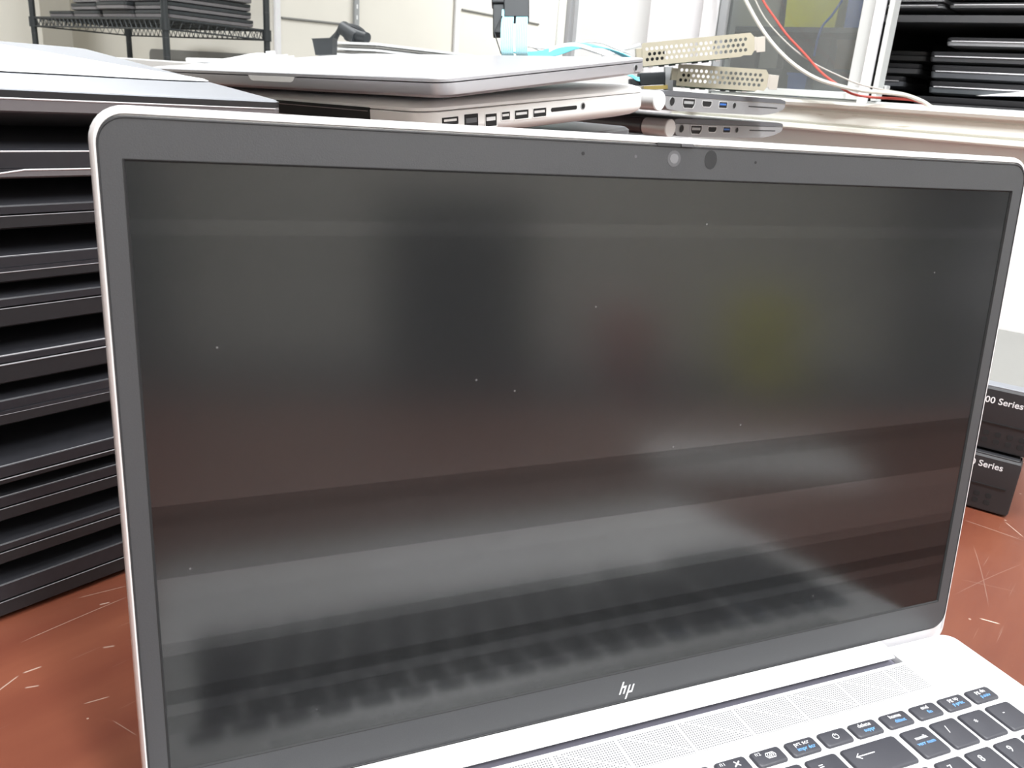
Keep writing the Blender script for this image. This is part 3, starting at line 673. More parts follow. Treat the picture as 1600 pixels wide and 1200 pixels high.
# ---- slim laptops with silver hinge barrels, right of the notebooks
def slim(loc, rot, label, ext):
    g = empty('slim_laptop', label, 'laptop', loc, rot, 'slim grey laptops under the expansion cards')
    W_ = 0.335; L_ = 0.225
    lidp = [(0.004, 0.0140), (0.004, 0.0180), (0.012, 0.0190), (0.215, 0.0190), (0.224, 0.0178), (0.2262, 0.0160), (0.2262, 0.0142)]
    basep = [(0.006, 0.0137), (0.2262, 0.0137), (0.2262, 0.0105), (0.222, 0.0078), (0.210, 0.0045), (0.195, 0.0022), (0.178, 0.0008), (0.030, 0.0004), (0.010, 0.0022), (0.006, 0.006)]
    for nm, pr, m in (('lid', lidp, M['slim_dark']), ('base', basep, M['slim'])):
        cy = sum(p[0] for p in pr) / len(pr); cz = sum(p[1] for p in pr) / len(pr)
        MB().loft([[(x, cy + (y - cy) * s, cz + (z - cz) * s) for y, z in pr] for x, s in ((-W_, 0.985), (-W_ + 0.002, 1), (-0.0012, 1), (0, 0.993))]).build(nm, m, g, smooth=30)
    # hinge barrel with cap
    hy, hz, hr = -0.0035, 0.0090, 0.0092
    MB().tube([(-W_ + 0.005, hy, hz), (-ext - 0.002, hy, hz)], hr * 0.93, 20).build('hinge_core', M['lens2'], g)
    MB().tube([(-ext, hy, hz), (0.0008, hy, hz)], hr, 24).build('hinge_barrel', M['chrome'], g)
    MB().loft([[(x, hy + hr * s * math.cos(6.2832 * k / 24), hz + hr * s * math.sin(6.2832 * k / 24)) for k in range(24)] for x, s in ((0.0008, 0.97), (0.0016, 0.93))]).build('hinge_cap', M['white_plastic'], g)
    zc = 0.0090
    port(g, 'power_jack', 0.0135, 0.0215, zc - 0.0040, zc + 0.0040, kind='round', rim=M['framegrey'])
    port(g, 'vga_port', 0.0345, 0.0545, zc - 0.0050, zc + 0.0035, kind='trap', inner=M['framegrey'], rim=M['chrome'])
    port(g, 'video_port', 0.0670, 0.0830, zc - 0.0028, zc + 0.0026, kind='trap', rim=M['chrome'])
    port(g, 'usb_port', 0.0965, 0.1110, zc - 0.0030, zc + 0.0028, inner=M['usbblue'], rim=M['chrome'])
    port(g, 'audio_jack', 0.1215, 0.1275, zc - 0.0030, zc + 0.0030, kind='round', rim=M['framegrey'])
    port(g, 'card_slot', 0.1515, 0.2095, zc - 0.0004, zc + 0.0008, kind='slot')
    return g
s1 = slim(Vector((0.2895, 0.4894, 0.2432)), (R(0.5), 0, R(-70.1)), 'upper slim grey laptop with side ports, directly under the metal brackets', 0.020)
s2 = slim(Vector((0.3405, 0.5437, 0.2172)), (R(0.6), 0, R(-69.2)), 'lower slim grey laptop with side ports and long silver hinge barrel', 0.030)
for k in range(8):
    c = copy_tree(s2); z = 0.2172 - 0.0266 * (k + 1); c.location = Vector((0.3405, 0.5437, z + 0.0)); c['label'] = ('slim grey laptop beneath the two that show, %s from the top of its stack' % ORD[k + 2]) if k < 7 else 'lowest slim grey laptop of its stack, on the table'
    c.rotation_euler = (0, 0, R(-69.2))

# ================================================================== EXPANSION CARDS
def dpt(px, py, dep): return CAM + RW @ Vector(((px - 800) / FPX * dep, -(py - 600) / FPX * dep, -dep))
def frame_from(o, px_, py_):
    x = (px_ - o).normalized(); y = (py_ - o); y = (y - x * y.dot(x)).normalized(); z = x.cross(y)
    m = Matrix((x, y, z)).transposed().to_4x4(); m.translation = o
    return m
def card(label, BLp, BRp, TLp, Lb, Hb, cols, flip, board_w, board_d, bit_w):
    m = frame_from(BLp, BRp, BLp + Vector((0, 0, 1))); g = empty('expansion_card', label, 'circuit card', (0, 0, 0), (0, 0, 0), 'expansion cards on the slim laptops'); g.matrix_world = m
    outer = [(0, 0.001), (0.001, 0), (Lb * .88, 0), (Lb * .90, 0.0012), (Lb * .975, 0.0006), (Lb, Hb * .22), (Lb, Hb * .80), (Lb * .965, Hb), (Lb * .87, Hb), (Lb * .865, Hb - .0006), (0.001, Hb), (0, Hb - 0.001)]
    hl = []
    dx = Lb * 0.92 / cols
    for i in range(cols):
        for j in range(3):
            cx = Lb * 0.045 + dx * (i + 0.5 * (j % 2)); cy = Hb * (0.28 + 0.23 * j)
            if cx > Lb * 0.94: continue
            hl.append([(cx + 0.00185 * math.cos(R(60 * k + 30)), cy + 0.00185 * math.sin(R(60 * k + 30))) for k in range(6)])
    me = holes_mesh(outer, hl, 0.0009, 'bracket')
    br = link('bracket', me, M['steel'], g)
    # folded lip along the top, left foot, right mounting tab
    MB().box(0.001, Lb * .86, Hb - 0.0006, Hb + 0.0001, -0.0030, 0.0004).build('lip', M['steel'], br)
    MB().box(Lb + 0.0, Lb + 0.0022, Hb * .20, Hb * .80, -0.0004, 0.0004).box(Lb + 0.0022, Lb + 0.0110, Hb * .12, Hb * .78, -0.0010, 0.0002).build('slot_tab', M['racktab'], br, bevel=0.0002)
    MB().box(-0.0055, 0.0006, Hb * .25, Hb * .80, -0.0008, 0.0).box(-0.0058, -0.0050, Hb * .25, Hb * .80, -0.008, 0.0).build('foot_flange', M['steel'], br, bevel=0.0002)
    # board behind, along the bottom edge
    MB().box(Lb * .02, Lb * .02 + board_w, -0.0006, 0.0010, -board_d, -0.0012).build('circuit_board', M['pcb'], g)
    for k in range(7):
        x = Lb * .06 + k * board_w / 7.6
        MB().box(x, x + 0.0045, -0.0021, -0.0006, -0.0060 - (k % 3) * 0.004, -0.0025).build('chip', M['connector'] if k % 3 else M['edge_bright'], g)
    MB().box(Lb * .03, Lb * .03 + bit_w, 0.0010, Hb * .62, -board_d * 0.8, -0.004).build('heat_sink', M['connector'], g)
    MB().box(Lb * .10, Lb * .55, -0.0006, 0.0009, -board_d - 0.0040, -board_d).build('edge_contacts', M['gold'], g)
    return g
card('larger expansion card on top, perforated steel bracket tilted up to the right', dpt(1004, 104, .835), dpt(1165, 88, .835), dpt(996, 67, .835), 0.112, 0.0215, 21, False, 0.085, 0.045, 0.02)
card('smaller expansion card below, perforated low bracket leaning on slim laptop', dpt(1056, 134, .880), dpt(1192, 143, .880), dpt(1057, 102, .880), 0.095, 0.0215, 17, False, 0.082, 0.050, 0.012)
# black drive connector block left of the lower card
g = empty('connector_block', 'black plastic connector block with metal clip left of the small card', 'connector', (0, 0, 0))
m = frame_from(dpt(1000, 134, .90), dpt(1042, 132, .90), dpt(1000, 134, .90) + Vector((0, 0, 1))); g.matrix_world = m
MB().box(0, 0.027, 0, 0.013, -0.02, 0).box(-0.010, 0.002, 0.0, 0.0075, -0.018, -0.002).build('housing', M['connector'], g, bevel=0.0008)
MB().box(0.0275, 0.036, -0.008, 0.018, -0.012, -0.002).build('side_plate', M['framegrey'], g, bevel=0.0005)
MB().box(0.004, 0.030, -0.0045, -0.0005, -0.016, 0.0).build('contact_strip', M['gold'], g)
MB().box(0.005, 0.010, -0.0105, -0.004, -0.012, -0.001).box(0.015, 0.018, -0.0105, -0.004, -0.012, -0.001).build('clip', M['chrome'], g)

# ================================================================== RIBBON CABLES
def ribbon(path, wv, th=0.0007):
    """path points, width vectors"""
    rings = []
    for i, p in enumerate(path):
        p = Vector(p); a = Vector(path[max(i - 1, 0)]); b_ = Vector(path[min(i + 1, len(path) - 1)]); t = (b_ - a).normalized()
        wd = Vector(wv[i] if isinstance(wv, list) else wv); n = t.cross(wd).normalized() * th / 2; h = wd / 2
        rings.append([p - h - n, p + h - n, p + h + n, p - h + n])
    return MB().loft(rings)
def bez(pts, n=10):
    out = []; P = [Vector(p) for p in pts]
    for i in range(len(P) - 1):
        p0 = P[max(i - 1, 0)]; p1 = P[i]; p2 = P[i + 1]; p3 = P[min(i + 2, len(P) - 1)]
        for k in range(n):
            t = k / n; out.append(0.5 * ((2 * p1) + (p2 - p0) * t + (2 * p0 - 5 * p1 + 4 * p2 - p3) * t * t + (3 * p1 - p0 - 3 * p2 + p3) * t ** 3))
    out.append(P[-1]); return out
Dc = 0.86
g = empty('drive_cable', 'teal ribbon cable standing upright in a black connector behind the notebooks', 'cable', (0, 0, 0))
rx = (dpt(820, 40, Dc) - dpt(800, 40, Dc)).normalized(); rz = Vector((0, 0, 1))
def blk(x0, x1, y0, y1, d0, name, bev=0.0012):
    o_ = dpt(x0, y1, Dc); m_ = frame_from(o_, dpt(x1, y1, Dc), dpt(x0, y0, Dc)); wx = (x1 - x0) / FPX * Dc; hy = (y1 - y0) / FPX * Dc
    ob = MB().box(0, wx, 0, hy, -0.016, d0).build(name, M['connector'], g, bevel=bev); ob.matrix_world = m_; return ob
blk(787, 827, -46, 27, 0.001, 'connector_shell')
o1 = blk(768, 793, -40, 4, 0.0, 'latch_plate'); o2 = blk(770, 792, 4, 50, -0.002, 'latch_plate')
for q, (xa, xb) in enumerate(((783, 803), (806, 825))):
    wv = dpt(xb, 50, Dc) - dpt(xa, 50, Dc)
    pth = [dpt((xa + xb) / 2 + dx, y, Dc + dd) for y, dx, dd in ((15, 1, 0), (30, 0, 0), (50, -1, 0), (70, -1, 0.001), (84, 0, 0.004), (92, 2, 0.012), (97, 6, 0.03))]
    ribbon(bez(pth, 4), wv * 0.97).build('ribbon', M['paleteal'], g, smooth=40)
    for k in range(7):
        off = wv * ((k + 0.5) / 7 - 0.5) * 0.97
        MB().tube([p + off - (RW.col[2] * -0.0006) for p in bez(pth, 2)], 0.00035, 4).build('ribbon_wire', M['ribbon_wire'], g)
MB().tube([dpt(785, 25, Dc - .002), dpt(772, 50, Dc), dpt(783, 84, Dc)], 0.0006, 5).build('side_strap', M['connector'], g)
g = empty('flat_cable', 'teal flat cable arching across the table behind the grey notebook', 'cable', (0, 0, 0))
Dd = 0.92; wv = E2 * 0.010
pth = bez([dpt(x, y, Dd) for x, y in ((812, 85), (850, 84), (868, 80), (888, 73), (912, 70), (938, 73), (960, 80), (985, 92))], 6)
ribbon(pth, E2 * 0.022 + Vector((0, 0, 0.004))).build('ribbon', M['teal'], g, smooth=60)
pth = bez([dpt(x, y, Dd - .03) for x, y in ((858, 79), (875, 72), (900, 70), (925, 77), (945, 84), (958, 89))], 6)
ribbon(pth, Vector((0.001, 0.002, 0.0035))).build('ribbon_edge', M['white_plastic'], g, smooth=60)
pth = bez([dpt(x, y, Dd + .02) for x, y in ((822, 72), (850, 76), (870, 74), (890, 70), (915, 66), (940, 67), (962, 76), (985, 84))], 6)
MB().tube(pth, 0.0011, 6).build('cable_cord', M['white_plastic'], g)
g = MB(); gp = bez([dpt(x, y, .90) for x, y in ((972, 112), (985, 117), (994, 123), (1003, 124))], 5)
o = ribbon(gp, Vector((0, 0.003, 0.004))).build('loose_ribbon', M['teal'], None, smooth=60); tag(o, 'short loose piece of teal ribbon under the notebook corner', 'cable')
g = empty('white_cable', 'white cable coiled loosely behind the ribbon cables', 'cable', (0, 0, 0))
MB().tube(bez([dpt(x, y, .97) for x, y in ((826, 70), (850, 80), (880, 78), (905, 74), (940, 84), (975, 82))], 6), 0.0016, 6).build('cord', M['white_plastic'], g)
MB().tube(bez([dpt(x, y, .97) for x, y in ((940, 86), (965, 79), (985, 75), (1000, 70))], 6), 0.0022, 6).build('cord_end', M['white_plastic'], g)

# ================================================================== SMALL COMPUTERS AT THE RIGHT
def small_pc(loc, label, rz, text_off, Hh=0.0405, th_=0.76):
    g = empty('small_computer', label, 'computer', loc, (0, 0, rz), 'stacked small computers by the window wall')
    Wd, Dp_ = 0.175, 0.198        # local: x runs along the front towards the left (-), y to the back
    MB().loft([ring(-Wd + i, 0 - i, 0.012 + 0, Dp_ - i, 0.003, z, 3) for z, i in ((0.002, 0.001), (0.003, 0), (Hh - 0.001, 0), (Hh, 0.001))]).build('case', M['beige_top'], g)
    prf = [(0.0006, 0.0015), (0.0, 0.0030), (0.0, 0.0195), (-0.0006, 0.0215), (-0.0006, Hh - 0.0015), (0.0006, Hh), (0.012, Hh), (0.012, 0.0015)]
    MB().loft([[(x, 0.006 + (y - 0.006) * s, 0.02 + (z - 0.02) * s) for y, z in prf] for x, s in ((-Wd - 0.001, .9), (-Wd, 1), (0.0, 1), (0.001, .9))]).build('front_panel', M['boxblack'], g)
    MB().box(-Wd + 0.002, -0.001, 0.0005, 0.0125, Hh - 0.0002, Hh + 0.0010).build('top_lip', M['greylid'] if Hh > 0.042 else M['boxblack'], g, bevel=0.0004)
    MB().box(-Wd + 0.004, -0.004, -0.0008, 0.001, 0.0198, 0.0206).build('groove', M['hole'], g)
    k_ = 0
    for r_ in range(2):
        for c_ in range(9):
            x = -0.010 - c_ * 0.0072 - 0.003
            MB().loft([[(px, y, pz) for px, pz in rr(x - 0.0019, x + 0.0019, 0.0075 + r_ * 0.0052 - 0.0017, 0.0075 + r_ * 0.0052 + 0.0017, 0.0012, 3)] for y in (-0.0002, 0.001)]).build('vent', M['hole'], g)
    me = text_mesh('800 Series', 0.0062, 'RIGHT', 0.00005, 0.00008).copy()
    link('lettering', me, M['white_ink'], g, (text_off, -0.00075, Hh * th_), (R(90), 0, 0))
    for fx in (-0.01, -Wd + 0.01):
        for fy in (0.02, Dp_ - 0.02): MB().loft([disc(fx, fy, 0.004, z, 12) for z in (0.0, 0.002)]).build('foot', M['rubber'], g)
    return g
BR_ = R(-57)
small_pc(Vector((0.3565, 0.0975, 0.0)), 'lower of two stacked small black-fronted computers, standing on the table', BR_, -0.009, 0.0410, 0.84)
small_pc(Vector((0.3655, 0.0915, 0.0425)), 'upper of two stacked small black-fronted computers, with grey-beige top', BR_, -0.0175, 0.0445, 0.80)

# ================================================================== ITEMS BEYOND THE TABLE
ct = empty('storage_counter', 'white storage counter behind the laptop stacks', 'cabinet', ab(0.46, 1.065, FL), RZ)
MB().box(0, 0.95, 0, 0.52, 0.06, 0.993).build('body', M['white_plastic'], ct, bevel=0.003)
MB().box(0.02, 0.93, 0.02, 0.50, 0.0, 0.06).build('plinth', M['framegrey'], ct)
MB().box(-0.004, 0.955, -0.004, 0.524, 0.993, 1.008).build('top', M['white_plastic'], ct, bevel=0.002)
CT = 1.008 + FL
# white tablets / thin laptops stack on the counter
bx = AB(at_a(589, 66, 1.06))
for k in range(6):
    z0 = bx[2] - 0.0122 * (k + 1)
    if z0 < CT - 0.002: break
    g = empty('white_laptop', ['white laptop on top of the pale stack below the headset', 'middle white laptop of the pale stack on the counter', 'third white laptop from the top of the pale stack', 'fourth white laptop from the top of the pale stack', 'fifth white laptop from the top of the pale stack', 'lowest white laptop of the pale stack, on the counter'][k], 'laptop', ab(1.06 + [0, 0.004, -.002, 0, 0, 0][k], bx[1] + [0, 0.006, .006, 0.004, 0, 0][k], z0), RZ, 'white laptops on the counter')
    MB().loft([ring(0.0 + i, 0.33 - i, i, 0.145 - i, 0.006, z, 4) for z, i in ((0, 0.003), (0.0008, 0.002), (0.0045, 0.002))]).build('base', M['beige_top'], g)
    MB().loft([ring(0.0 + i, 0.33 - i, i, 0.145 - i, 0.006, z, 4) for z, i in ((0.0060, 0.0), (0.0105, 0), (0.011, 0.001))]).build('lid', M['white_plastic'], g)
top_z = bx[2]
# headset lying on top: band, two cups, cable; and a small black box left of it
hs = empty('black_headset', 'black headset lying on the white laptops', 'headset', ab(1.10, bx[1] + 0.03, top_z), RZ)
def hpnt(px, py, a=1.10): v = at_a(px, py, a); q = Matrix.Rotation(-TH, 3, 'Z') @ (v - hs.location); return q
MB().tube(bez([hpnt(x, y) for x, y in ((524, 60), (530, 48), (537, 41), (546, 41), (556, 43), (565, 48), (572, 57))], 5), 0.0060, 8).build('headband', M['connector'], hs)
MB().tube([hpnt(536, 44), hpnt(560, 60)], [0.016, 0.018], 14).build('ear_cup', M['connector'], hs)
MB().tube([hpnt(545, 52), hpnt(574, 59)], [0.018, 0.011], 14).build('ear_cup', M['connector'], hs)
MB().tube(bez([hpnt(516, 62), hpnt(524, 54), hpnt(532, 44), hpnt(538, 40)], 4), 0.004, 6).build('boom', M['connector'], hs)
bb = empty('black_box', 'small open black box beside the white laptops', 'box', ab(0, 0, 0), (0, 0, 0))
m = frame_from(dpt(492, 86, 1.72), dpt(520, 85, 1.72), dpt(492, 86, 1.72) + Vector((0, 0, 1))); bb.matrix_world = m
MB().loft([[(x, 0, z) for x, z in ((0.001, 0), (0.036, 0), (0.036, -0.05), (0.001, -0.05))], [(x, 0.031, z) for x, z in ((-0.002, 0.001), (0.040, 0.001), (0.040, -0.052), (-0.002, -0.052))]]).build('body', M['connector'], bb)
MB().box(-0.003, 0.041, 0.030, 0.0315, -0.053, 0.002).build('rim', M['connector'], bb)
# white rod and crumpled white cable
g = empty('white_rod', 'short white plastic rod lying on the counter left of the cable', 'rod', (0, 0, 0))
MB().tube([dpt(292, 93.5, 1.3), dpt(362, 95.5, 1.36)], 0.0034, 10).build('rod', M['white_plastic'], g)
g = empty('white_power_cable', 'crumpled white cable with small plug on the counter', 'cable', (0, 0, 0))
MB().tube(bez([dpt(x, y, 1.38) for x, y in ((350, 96), (372, 92), (392, 88), (410, 87), (428, 90), (450, 89))], 5), 0.0042, 8).build('cord', M['white_plastic'], g)
MB().tube(bez([dpt(x, y, 1.36) for x, y in ((368, 96), (390, 94), (405, 91), (420, 92), (440, 91), (460, 90))], 5), 0.0030, 8).build('cord', M['white_plastic'], g)
MB().tube([dpt(417, 86, 1.38), dpt(430, 84, 1.38)], [0.006, 0.005], 10).build('plug', M['white_plastic'], g)

# ================================================================== WIRE RACK
rk = empty('wire_rack', 'black wire shelving rack with laptops at the back left', 'shelf', ab(1.596, 3.156, FL), (0, 0, TH - R(1)))
RW_, RD = 0.457, 1.22
ZS = 0.411 - FL - 0.006
for x in (0, RW_):
    for y in (0, RD):
        p_ = MB().tube([(x, y, 0.02), (x, y, 2.1)], 0.0135, 12).build('post', M['rack'], rk)
        MB().tube([(x, y, 0), (x, y, 0.02)], 0.02, 12).build('foot', M['rack'], p_)
        cl = MB()
        for k in range(12): cl.tube([(x, y, ZS - 0.4 + k * 0.07), (x, y, ZS - 0.3985 + k * 0.07)], 0.0142, 10)
        cl.build('post_grooves', M['shelfedge'], p_, kind='stuff')
for lv, zz in enumerate((ZS - 0.62, ZS, ZS + 0.55)):
    sh_ = MB()
    for z in (zz + 0.018, zz - 0.018):
        for a_, b_ in (((0, 0), (RW_, 0)), ((0, RD), (RW_, RD)), ((0, 0), (0, RD)), ((RW_, 0), (RW_, RD))):
            sh_.tube([(*a_, z), (*b_, z)], 0.0038, 6)
    sf = sh_.build('wire_shelf', M['rack'], rk)
    tz = MB()
    for (x_, y_, dx, dy, n) in ((0, 0, RW_, 0, 12), (0, RD, RW_, 0, 12), (0, 0, 0, RD, 30), (RW_, 0, 0, RD, 30)):
        for k in range(n):
            u0, u1 = k / n, (k + .5) / n; u2 = (k + 1) / n
            tz.tube([(x_ + dx * u0, y_ + dy * u0, zz + 0.018), (x_ + dx * u1, y_ + dy * u1, zz - 0.018), (x_ + dx * u2, y_ + dy * u2, zz + 0.018)], 0.0022, 4)
    tz.build('truss_wire', M['rack'], sf, kind='stuff')
    dw = MB()
    for k in range(48): y = RD * (k + .5) / 48; dw.tube([(0, y, zz + 0.022), (RW_, y, zz + 0.022)], 0.0022, 4)
    for x in (RW_ / 3, RW_ * 2 / 3): dw.tube([(x, 0, zz + 0.016), (x, RD, zz + 0.016)], 0.003, 5)
    dw.build('deck_wire', M['rack'], sf, kind='stuff')
    for x in (0, RW_):
        for y in (0, RD): MB().tube([(x, y, zz - 0.022), (x, y, zz + 0.022)], 0.019, 12).build('corner_sleeve', M['rack'], sf)
# laptops on the rack shelf
ZT = ZS + FL + 0.0245
def racklap(a, b, z, wa, wb, h, label, m=None, ry=0):
    g = empty('shelved_laptop', label, 'laptop', ab(a, b, z), (0, R(ry), TH - R(1)), 'laptops lying on the wire rack')
    m = m or M['racklap']
    MB().loft([ring(i, wa - i, i, wb - i, 0.012, zz, 4) for zz, i in ((0.0, 0.012), (h * .12, 0.002), (h * .5, 0))]).build('base', m, g)
    MB().loft([ring(i, wa - i, i, wb - i, 0.012, zz, 4) for zz, i in ((h * .56, 0.001), (h * .6, 0), (h * .95, 0), (h, 0.003))]).build('lid', M['rack'] if m == M['racklap'] else m, g)
    return g
names = ['near the front post of the rack, bottom of its stack', 'near the front post of the rack, second in its stack', 'near the front post of the rack, third in its stack', 'near the front post of the rack, top of its stack']
for k in range(4): racklap(1.622 + .006 * (k % 2), 3.175 + 0.008 * (k % 3), ZT + 0.031 * k, 0.385 - .01 * (k % 2), 0.27, 0.029, 'dark grey laptop ' + names[k])
names = ['in the middle of the rack, bottom of its stack', 'in the middle of the rack, second in its stack', 'in the middle of the rack, top of its stack']
for k in range(3): racklap(1.63 - .02 * (k % 2), 3.475 + 0.01 * k, ZT + 0.031 * k, 0.38, 0.26, 0.029, 'dark grey laptop ' + names[k])
names = ['at the far end of the rack, bottom of its stack', 'at the far end of the rack, second in its stack', 'at the far end of the rack, third in its stack', 'at the far end of the rack, top of its stack']
for k in range(4): racklap(1.64, 3.775 + 0.02 * (k % 2), ZT + 0.030 * k, 0.36, 0.25 + (0.06 if k == 3 else 0), 0.028, 'dark grey laptop ' + names[k])
racklap(1.65, 4.05, ZT, 0.34, 0.24, 0.028, 'dark grey laptop alone at the left tip of the rack shelf')
o = MB().box(0, 0.06, 0, 0.05, 0, 0.012).build('pale_box', M['paleteal'], None, ab(1.93, 3.18, ZT + 0.124), (0, 0, TH), bevel=0.002); tag(o, 'small pale teal box on the front rack laptops', 'box')

# ---- back wall: slotted standards, panel seams, casing, boards, vertical blinds
def standard(px, b, wd, m, label, top=CEIL):
    p = AB(at_b(px, 40, b)); g = empty('wall_standard', label, 'wall rail', ab(p[0], b, FL), RZ, 'slotted standards on the back wall')
    MB().box(-wd / 2, wd / 2, -0.014, 0.0, 0.3, CEIL - FL - 0.1).build('rail', m, g, bevel=0.002)
    sl = MB()
    for k in range(46): sl.box(-wd * .14, wd * .14, -0.0145, -0.0135, 0.34 + k * 0.05, 0.36 + k * 0.05)
    sl.build('slots', M['wallwhite'], g, kind='stuff')
BW = 3.398
standard(432, BW, 0.030, M['trim'], 'white slotted standard at the left end of the back wall, next to the rack')
standard(555, BW, 0.030, M['framegrey'], 'dull grey slotted standard above the headset')
standard(712, BW, 0.036, M['trim'], 'white slotted standard in the middle of the back wall')
standard(873, BW, 0.042, M['frame'], 'pale grey standard right of the upright teal cable')
for i, (xa, ya, xb, yb) in enumerate(((440, 28, 556, 40), (722, 15, 842, 38))):
    pa, pb = at_b(xa, ya, BW - 0.002), at_b(xb, yb, BW - 0.002)
    o = MB().tube([pa, pb], 0.006, 6).build('trim_%d' % (3 + i), M['beige_top'], None); o['kind'] = 'structure'
pa = AB(at_b(1030, 40, BW))
o = MB().box(pa[0] - 0.05, pa[0] + 0.02, BW - 0.02, BW, FL, CEIL).build('trim_5', M['trim'], None, (0, 0, 0), RZ); o['kind'] = 'structure'
# far alcove: blinds at the left, cream boards
bl = empty('vertical_blinds', 'white vertical blinds hanging at the far left', 'blinds', ab(-0.25, 5.30, 0), RZ)
MB().box(-0.9, 1.05, -0.03, 0.03, 1.58, 1.63).build('headrail', M['trim'], bl)
for k in range(20):
    x = -0.85 + k * 0.098; c_, s_ = math.cos(0.5), math.sin(0.5)
    MB().add([(x - 0.045 * c_, -0.045 * s_, -0.3), (x + 0.045 * c_, 0.045 * s_, -0.3), (x + 0.045 * c_, 0.045 * s_, 1.58), (x - 0.045 * c_, -0.045 * s_, 1.58),
              (x - 0.045 * c_, -0.045 * s_ + .002, -0.3), (x + 0.045 * c_, 0.045 * s_ + .002, -0.3), (x + 0.045 * c_, 0.045 * s_ + .002, 1.58), (x - 0.045 * c_, -0.045 * s_ + .002, 1.58)],
             [(0, 1, 2, 3), (7, 6, 5, 4), (0, 4, 5, 1), (1, 5, 6, 2), (2, 6, 7, 3), (3, 7, 4, 0)]).build('slat', M['wallwhite'], bl, smooth=0)
cb = empty('tall_cabinet', 'cream tall cabinet standing behind the wire rack', 'cabinet', ab(1.0, 4.95, FL), RZ)
MB().box(0, 0.9, 0, 0.44, 0.05, 2.3).build('body', M['wall'], cb, bevel=0.004)
MB().box(0.02, 0.88, 0.02, 0.42, 0, 0.05).build('plinth', M['framegrey'], cb)
for k in range(2): 
    d_ = MB().box(0.01 + 0.445 * k, 0.445 + 0.445 * k, -0.018, 0.0, 0.08, 2.28).build('door', M['wall'], cb, bevel=0.003)
    MB().box(0.40 + 0.06 * k, 0.415 + 0.06 * k, -0.035, -0.018, 1.1, 1.22).build('handle', M['frame'], d_, bevel=0.003)
o = MB().loft([[(2.252 + 0, b_, z) for b_, z in rr(3.55, 4.5, FL + 0.3, 0.335, 0.03, 4)], [(2.2585, b_, z) for b_, z in rr(3.55, 4.5, FL + 0.3, 0.335, 0.03, 4)]]).build('grey_board', M['beige_top'], None, (0, 0, 0), RZ)
tag(o, 'pale grey board leaning on the wall seen through the wire rack', 'board')

# ================================================================== CABLES IN THE WINDOW
def wcable(pts, r, m, name, label):
    P = [at_a(x, y, a) for x, y, a in pts]
    o_ = MB().tube(bez(P, 8), r, 8).build(name, m, None); tag(o_, label, 'cable')
wcable([(1140, -60, .955), (1165, 0, .955), (1195, 52, .955), (1230, 92, .95), (1270, 120, .95), (1310, 134, .95), (1350, 142, .95), (1385, 145, .96), (1415, 149, .97), (1440, 158, .975), (1455, 167, .985), (1470, 173, 1.06)], 0.0026, M['cable_w'], 'white_window_cable', 'thick white cable drooping across the window pane')
wcable([(1160, -50, .968), (1180, 0, .968), (1200, 35, .968), (1235, 72, .965), (1270, 98, .965), (1310, 118, .965), (1345, 132, .97), (1385, 141, .98), (1420, 148, 1.02), (1445, 162, 1.10)], 0.0011, M['cable_g'], 'grey_window_cable', 'thin grey cable hanging above the white one at the window')
wcable([(1170, -50, .975), (1192, 0, .975), (1212, 30, .972), (1230, 55, .97), (1258, 85, .962), (1282, 112, .957), (1305, 130, .954), (1330, 146, .955), (1362, 152, .962), (1400, 154, .97), (1430, 157, .975), (1452, 166, .985), (1468, 174, 1.06)], 0.0016, M['cable_r'], 'red_window_cable', 'thin red cable crossing behind the white one at the window')

# ================================================================== STOREROOM BEYOND THE WINDOW
shf = empty('black_shelving', 'black shelving full of laptops seen through the open window half', 'shelf', ab(1.205, -0.72, FL), RZ)
SX, SY = 0.42, 1.066
def sz(z): return z - FL
for x in (0, SX):
    for y in (0, SY): MB().box(x - 0.012 * (x > 0), x + 0.012 * (x == 0) + 0.0, y - 0.012, y + 0.012, 0, sz(1.1)).build('post', M['shelfblack'], shf)
for z0, z1 in ((0.2475, 0.2590), (0.395, 0.4055), (0.56, 0.572), (0.0, 0.012), (0.75, 0.762)):
    b_ = MB().box(0.0, SX, 0.0, SY, sz(z0), sz(z1)).build('shelf_board', M['shelfedge'], shf, bevel=0.001)
MB().box(0.0, SX + 0.002, SY + 0.0125, SY + 0.0145, sz(-0.2), sz(1.1)).build('darkening_panel', M['shelfblack'], shf)  # black sheet added to darken the gap onto the pale storeroom wall
MB().box(SX + 0.002, SX + 0.008, -0.012, SY + 0.012, sz(-0.2), sz(1.1)).build('back_panel', M['shelfblack'], shf)
